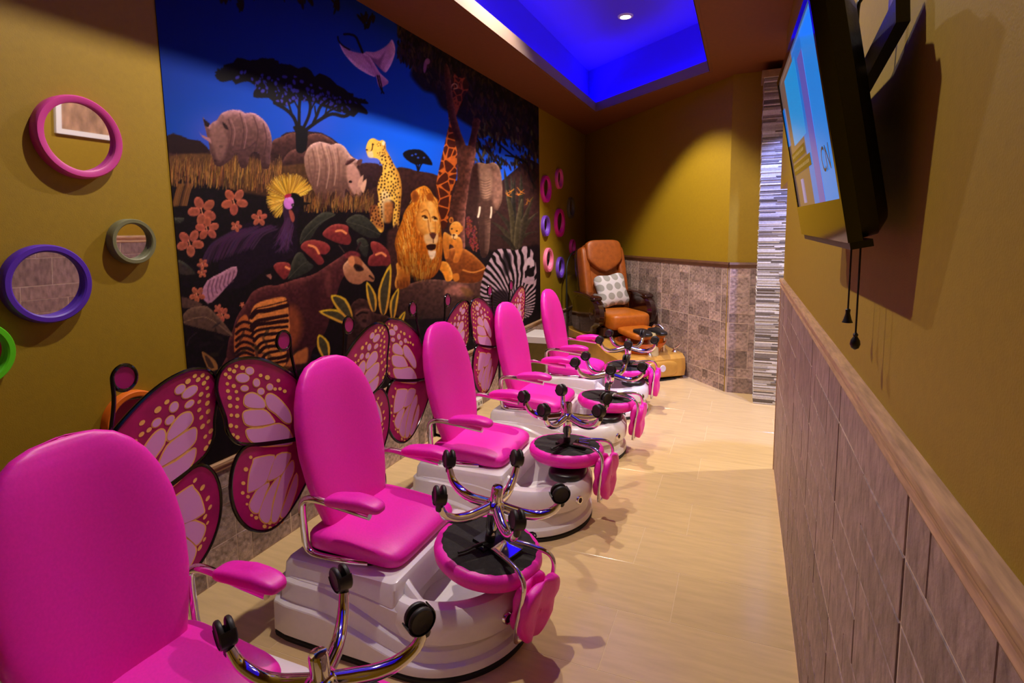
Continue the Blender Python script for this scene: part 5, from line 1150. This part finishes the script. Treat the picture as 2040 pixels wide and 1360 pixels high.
cas = MB()
def tvring(i, n, i2=None):
    i2 = i if i2 is None else i2; r = .02; P = []
    for cu_, cv_, a0 in ((TWD - i - r, TVH - i2 - r, 0), (i + r, TVH - i2 - r, 90), (i + r, i2 + r, 180), (TWD - i - r, i2 + r, 270)):
        for k in range(5): a = math.radians(a0 + 22.5 * k); P.append(tvp(cu_ + r * math.cos(a), cv_ + r * math.sin(a), n))
    return P
cas.rings([tvring(.002, -.017), tvring(.004, -.040), tvring(.03, -.058, .02), tvring(.09, -.066, .08)]).build('casing', BLACKP, tv, True, 35)
spk = MB(); tvbox(spk, .03, TWD - .002, -.010, .0, -.030, -.002); spk.build('speaker_bar', BLACKP, tv, False)
tvbox(MB(), 0, .1, 0, .1, 0, .1)
def emis(name, col, st, rough=.12):
    return mat(name, (col[0] * .05, col[1] * .05, col[2] * .05, 1), rough, emit=col, estr=st, spec=.6)
scr = MB(); tvbox(scr, b_, TWD - b_, bb, TVH - b_, -.012, -.003); scro = scr.build('screen', emis('screen_taupe', srgb(118, 92, 84), .75), tv, False)
def patch(name, u0, u1, v0, v1, M, lift=.0006, par=None):
    P = [tvp(b_ + (TWD - 2 * b_) * u, bb + (TVH - b_ - bb) * v, -.003 + lift) for u, v in ((u0, v0), (u1, v0), (u1, v1), (u0, v1))]
    return MB().add(P, [(0, 1, 2, 3)]).build(name, M, par or scro, False)
patch('picture_band', .50, .74, 0, 1, emis('screen_blue', srgb(24, 112, 205), .95))
patch('picture_band', .20, .56, .46, .95, emis('screen_cyan', srgb(20, 140, 214), .95), .0007)
patch('picture_band', .74, 1.0, 0, 1, emis('screen_sky', srgb(30, 128, 220), .95))
patch('picture_band', .62, .74, 0, .9, emis('screen_violet', srgb(96, 92, 190), .8), .0009)
patch('picture_band', .22, .28, .02, .2, emis('screen_lilac', srgb(150, 140, 200), .8), .0009)
patch('picture_band', .0, .06, .5, .8, emis('screen_blue', srgb(24, 112, 205), .95), .0009)
for v0, v1, u1 in ((.25, .33, .58), (.35, .42, .48)):
    patch('caption_bar', .06, u1, v0, v1, emis('screen_caption', srgb(66, 50, 26), .7), .0012)
    k = .09
    while k < u1 - .04:
        L = mr.uniform(.012, .035); patch('caption_mark', k, k + L, v0 + .028, v0 + .05, emis('screen_caption_mark', srgb(150, 124, 84), .7), .0016); k += L + .012
# channel logo
def text_mesh(name, body, size, M, parent, u, v, n):
    cu_ = bpy.data.curves.new(name, 'FONT'); cu_.body = body; cu_.size = size
    to = bpy.data.objects.new(name, cu_); COL.objects.link(to)
    dg = bpy.context.evaluated_depsgraph_get(); me = bpy.data.meshes.new_from_object(to.evaluated_get(dg))
    bpy.data.objects.remove(to); me.materials.append(M)
    # glyph x runs to the viewer's right, which is toward -u when eu points at the camera
    for vt in me.vertices:
        x, y = vt.co.x, vt.co.y; vt.co = tvp(u + x * TXS, v + y, n)
    o = bpy.data.objects.new(name, me); COL.objects.link(o); o.parent = parent; return o
TXS = 1 if np.cross(eu, ev) @ en > 0 else -1
text_mesh('channel_logo', 'CN', .055, emis('screen_logo', srgb(20, 40, 80), .5), scro, TWD * .78, bb + TVH * .13, -.0015)
# wall mount
mt = empty('television_mount', (XR, 1.02, 1.62)); tagobj(mt, 'black swivelling wall bracket holding the television', 'wall mount')
MB().box((-.012, -.02, .02), (0, .02, .20)).build('wall_plate', mat('grey_steel', srgb(150, 140, 160), .35, metal=.6), mt, False)
tc_ = BF + eu * TWD * .45 + ev * TVH * .62 - en * .07
loc = lambda p: tuple(np.array(p) - np.array([XR, 1.02, 1.62]))
a0, a1 = np.array(loc((XR - .022, .895, 1.618))), np.array(loc(tc_ + np.array([.008, .02, -.01])))
ad = (a1 - a0) / np.linalg.norm(a1 - a0); as_ = np.cross(ad, [0, 0, 1]); as_ /= np.linalg.norm(as_)
arm = MB().obox((a0 + a1) / 2, ad, as_, np.cross(as_, ad), np.linalg.norm(a1 - a0) / 2, .008, .019).build('arm', BLACKP, mt, False)
MB().lathe([(.010, -.026), (.011, .0), (.010, .026)], 16, a1, (0, 0, 1)).build('pivot', BLACKP, arm)
MB().tube([loc((XR - .010, 1.03, 1.69)), loc((XR - .045, 1.05, 1.69)), loc((XR - .050, 1.055, 1.66)), loc((XR - .045, 1.06, 1.60))], .0035, 8, 3).build('guide_rod', BLACKP, mt)
MB().obox(loc(tc_), eu, ev, en, .05, .06, .006).build('screen_plate', BLACKP, mt, False)
for (Y, z0, z1, lab, kind) in ((1.085, 1.306, 1.198, 'shorter black pull cord with a bell end under the television', 0), (1.005, 1.306, 1.170, 'longer black pull cord with a round end under the television', 1)):
    x = XR - .035
    t = empty('pull_cord', (x, Y, z1)); tagobj(t, lab, 'cord', 'pull cords under the television')
    MB().tube([(0, 0, .0), (0, .001, z0 - z1 + .02)], .0014, 6).build('cord', BLACKT, t)
    pr = [(.0015, .006), (.004, .004), (.0035, -.002), (.006, -.012), (.0085, -.018), (.004, -.019)] if kind == 0 else [(.002, .006), (.004, .003), (.003, .0), (.0065, -.006), (.0075, -.012), (.0055, -.018), (.001, -.021)]
    MB().lathe(pr, 16).build('pull', BLACKP, t)
tagobj(MB().tube([(XR - .03, 1.215, 1.50), (XR - .02, 1.19, 1.535), (XR - .02, 1.17, 1.545), (XR - .01, 1.14, 1.53), (XR - .006, 1.13, 1.50)], .003, 8, 5).build('aerial_cable', BLACKT), 'thin cable drooping behind the television', 'cable')

# framed print beside the television (seen in the round mirrors)
fpz = empty('framed_picture', (XR, 2.44, 1.70)); tagobj(fpz, 'white framed brown abstract print on the right wall behind the television', 'picture')
fr = MB(); fr.box((-.022, -.25, 0), (0, .25, .03)).box((-.022, -.25, .37), (0, .25, .40)).box((-.022, -.25, .03), (0, -.22, .37)).box((-.022, .22, .03), (0, .25, .37))
fr.build('frame', WHITEP, fpz, False)
MB().box((-.012, -.22, .03), (-.002, .22, .37)).build('print', mat('brown_abstract_print', srgb(170, 130, 100), .5, noise=.7, nscale=9, grain=(1, 1.5, .6)), fpz, False)
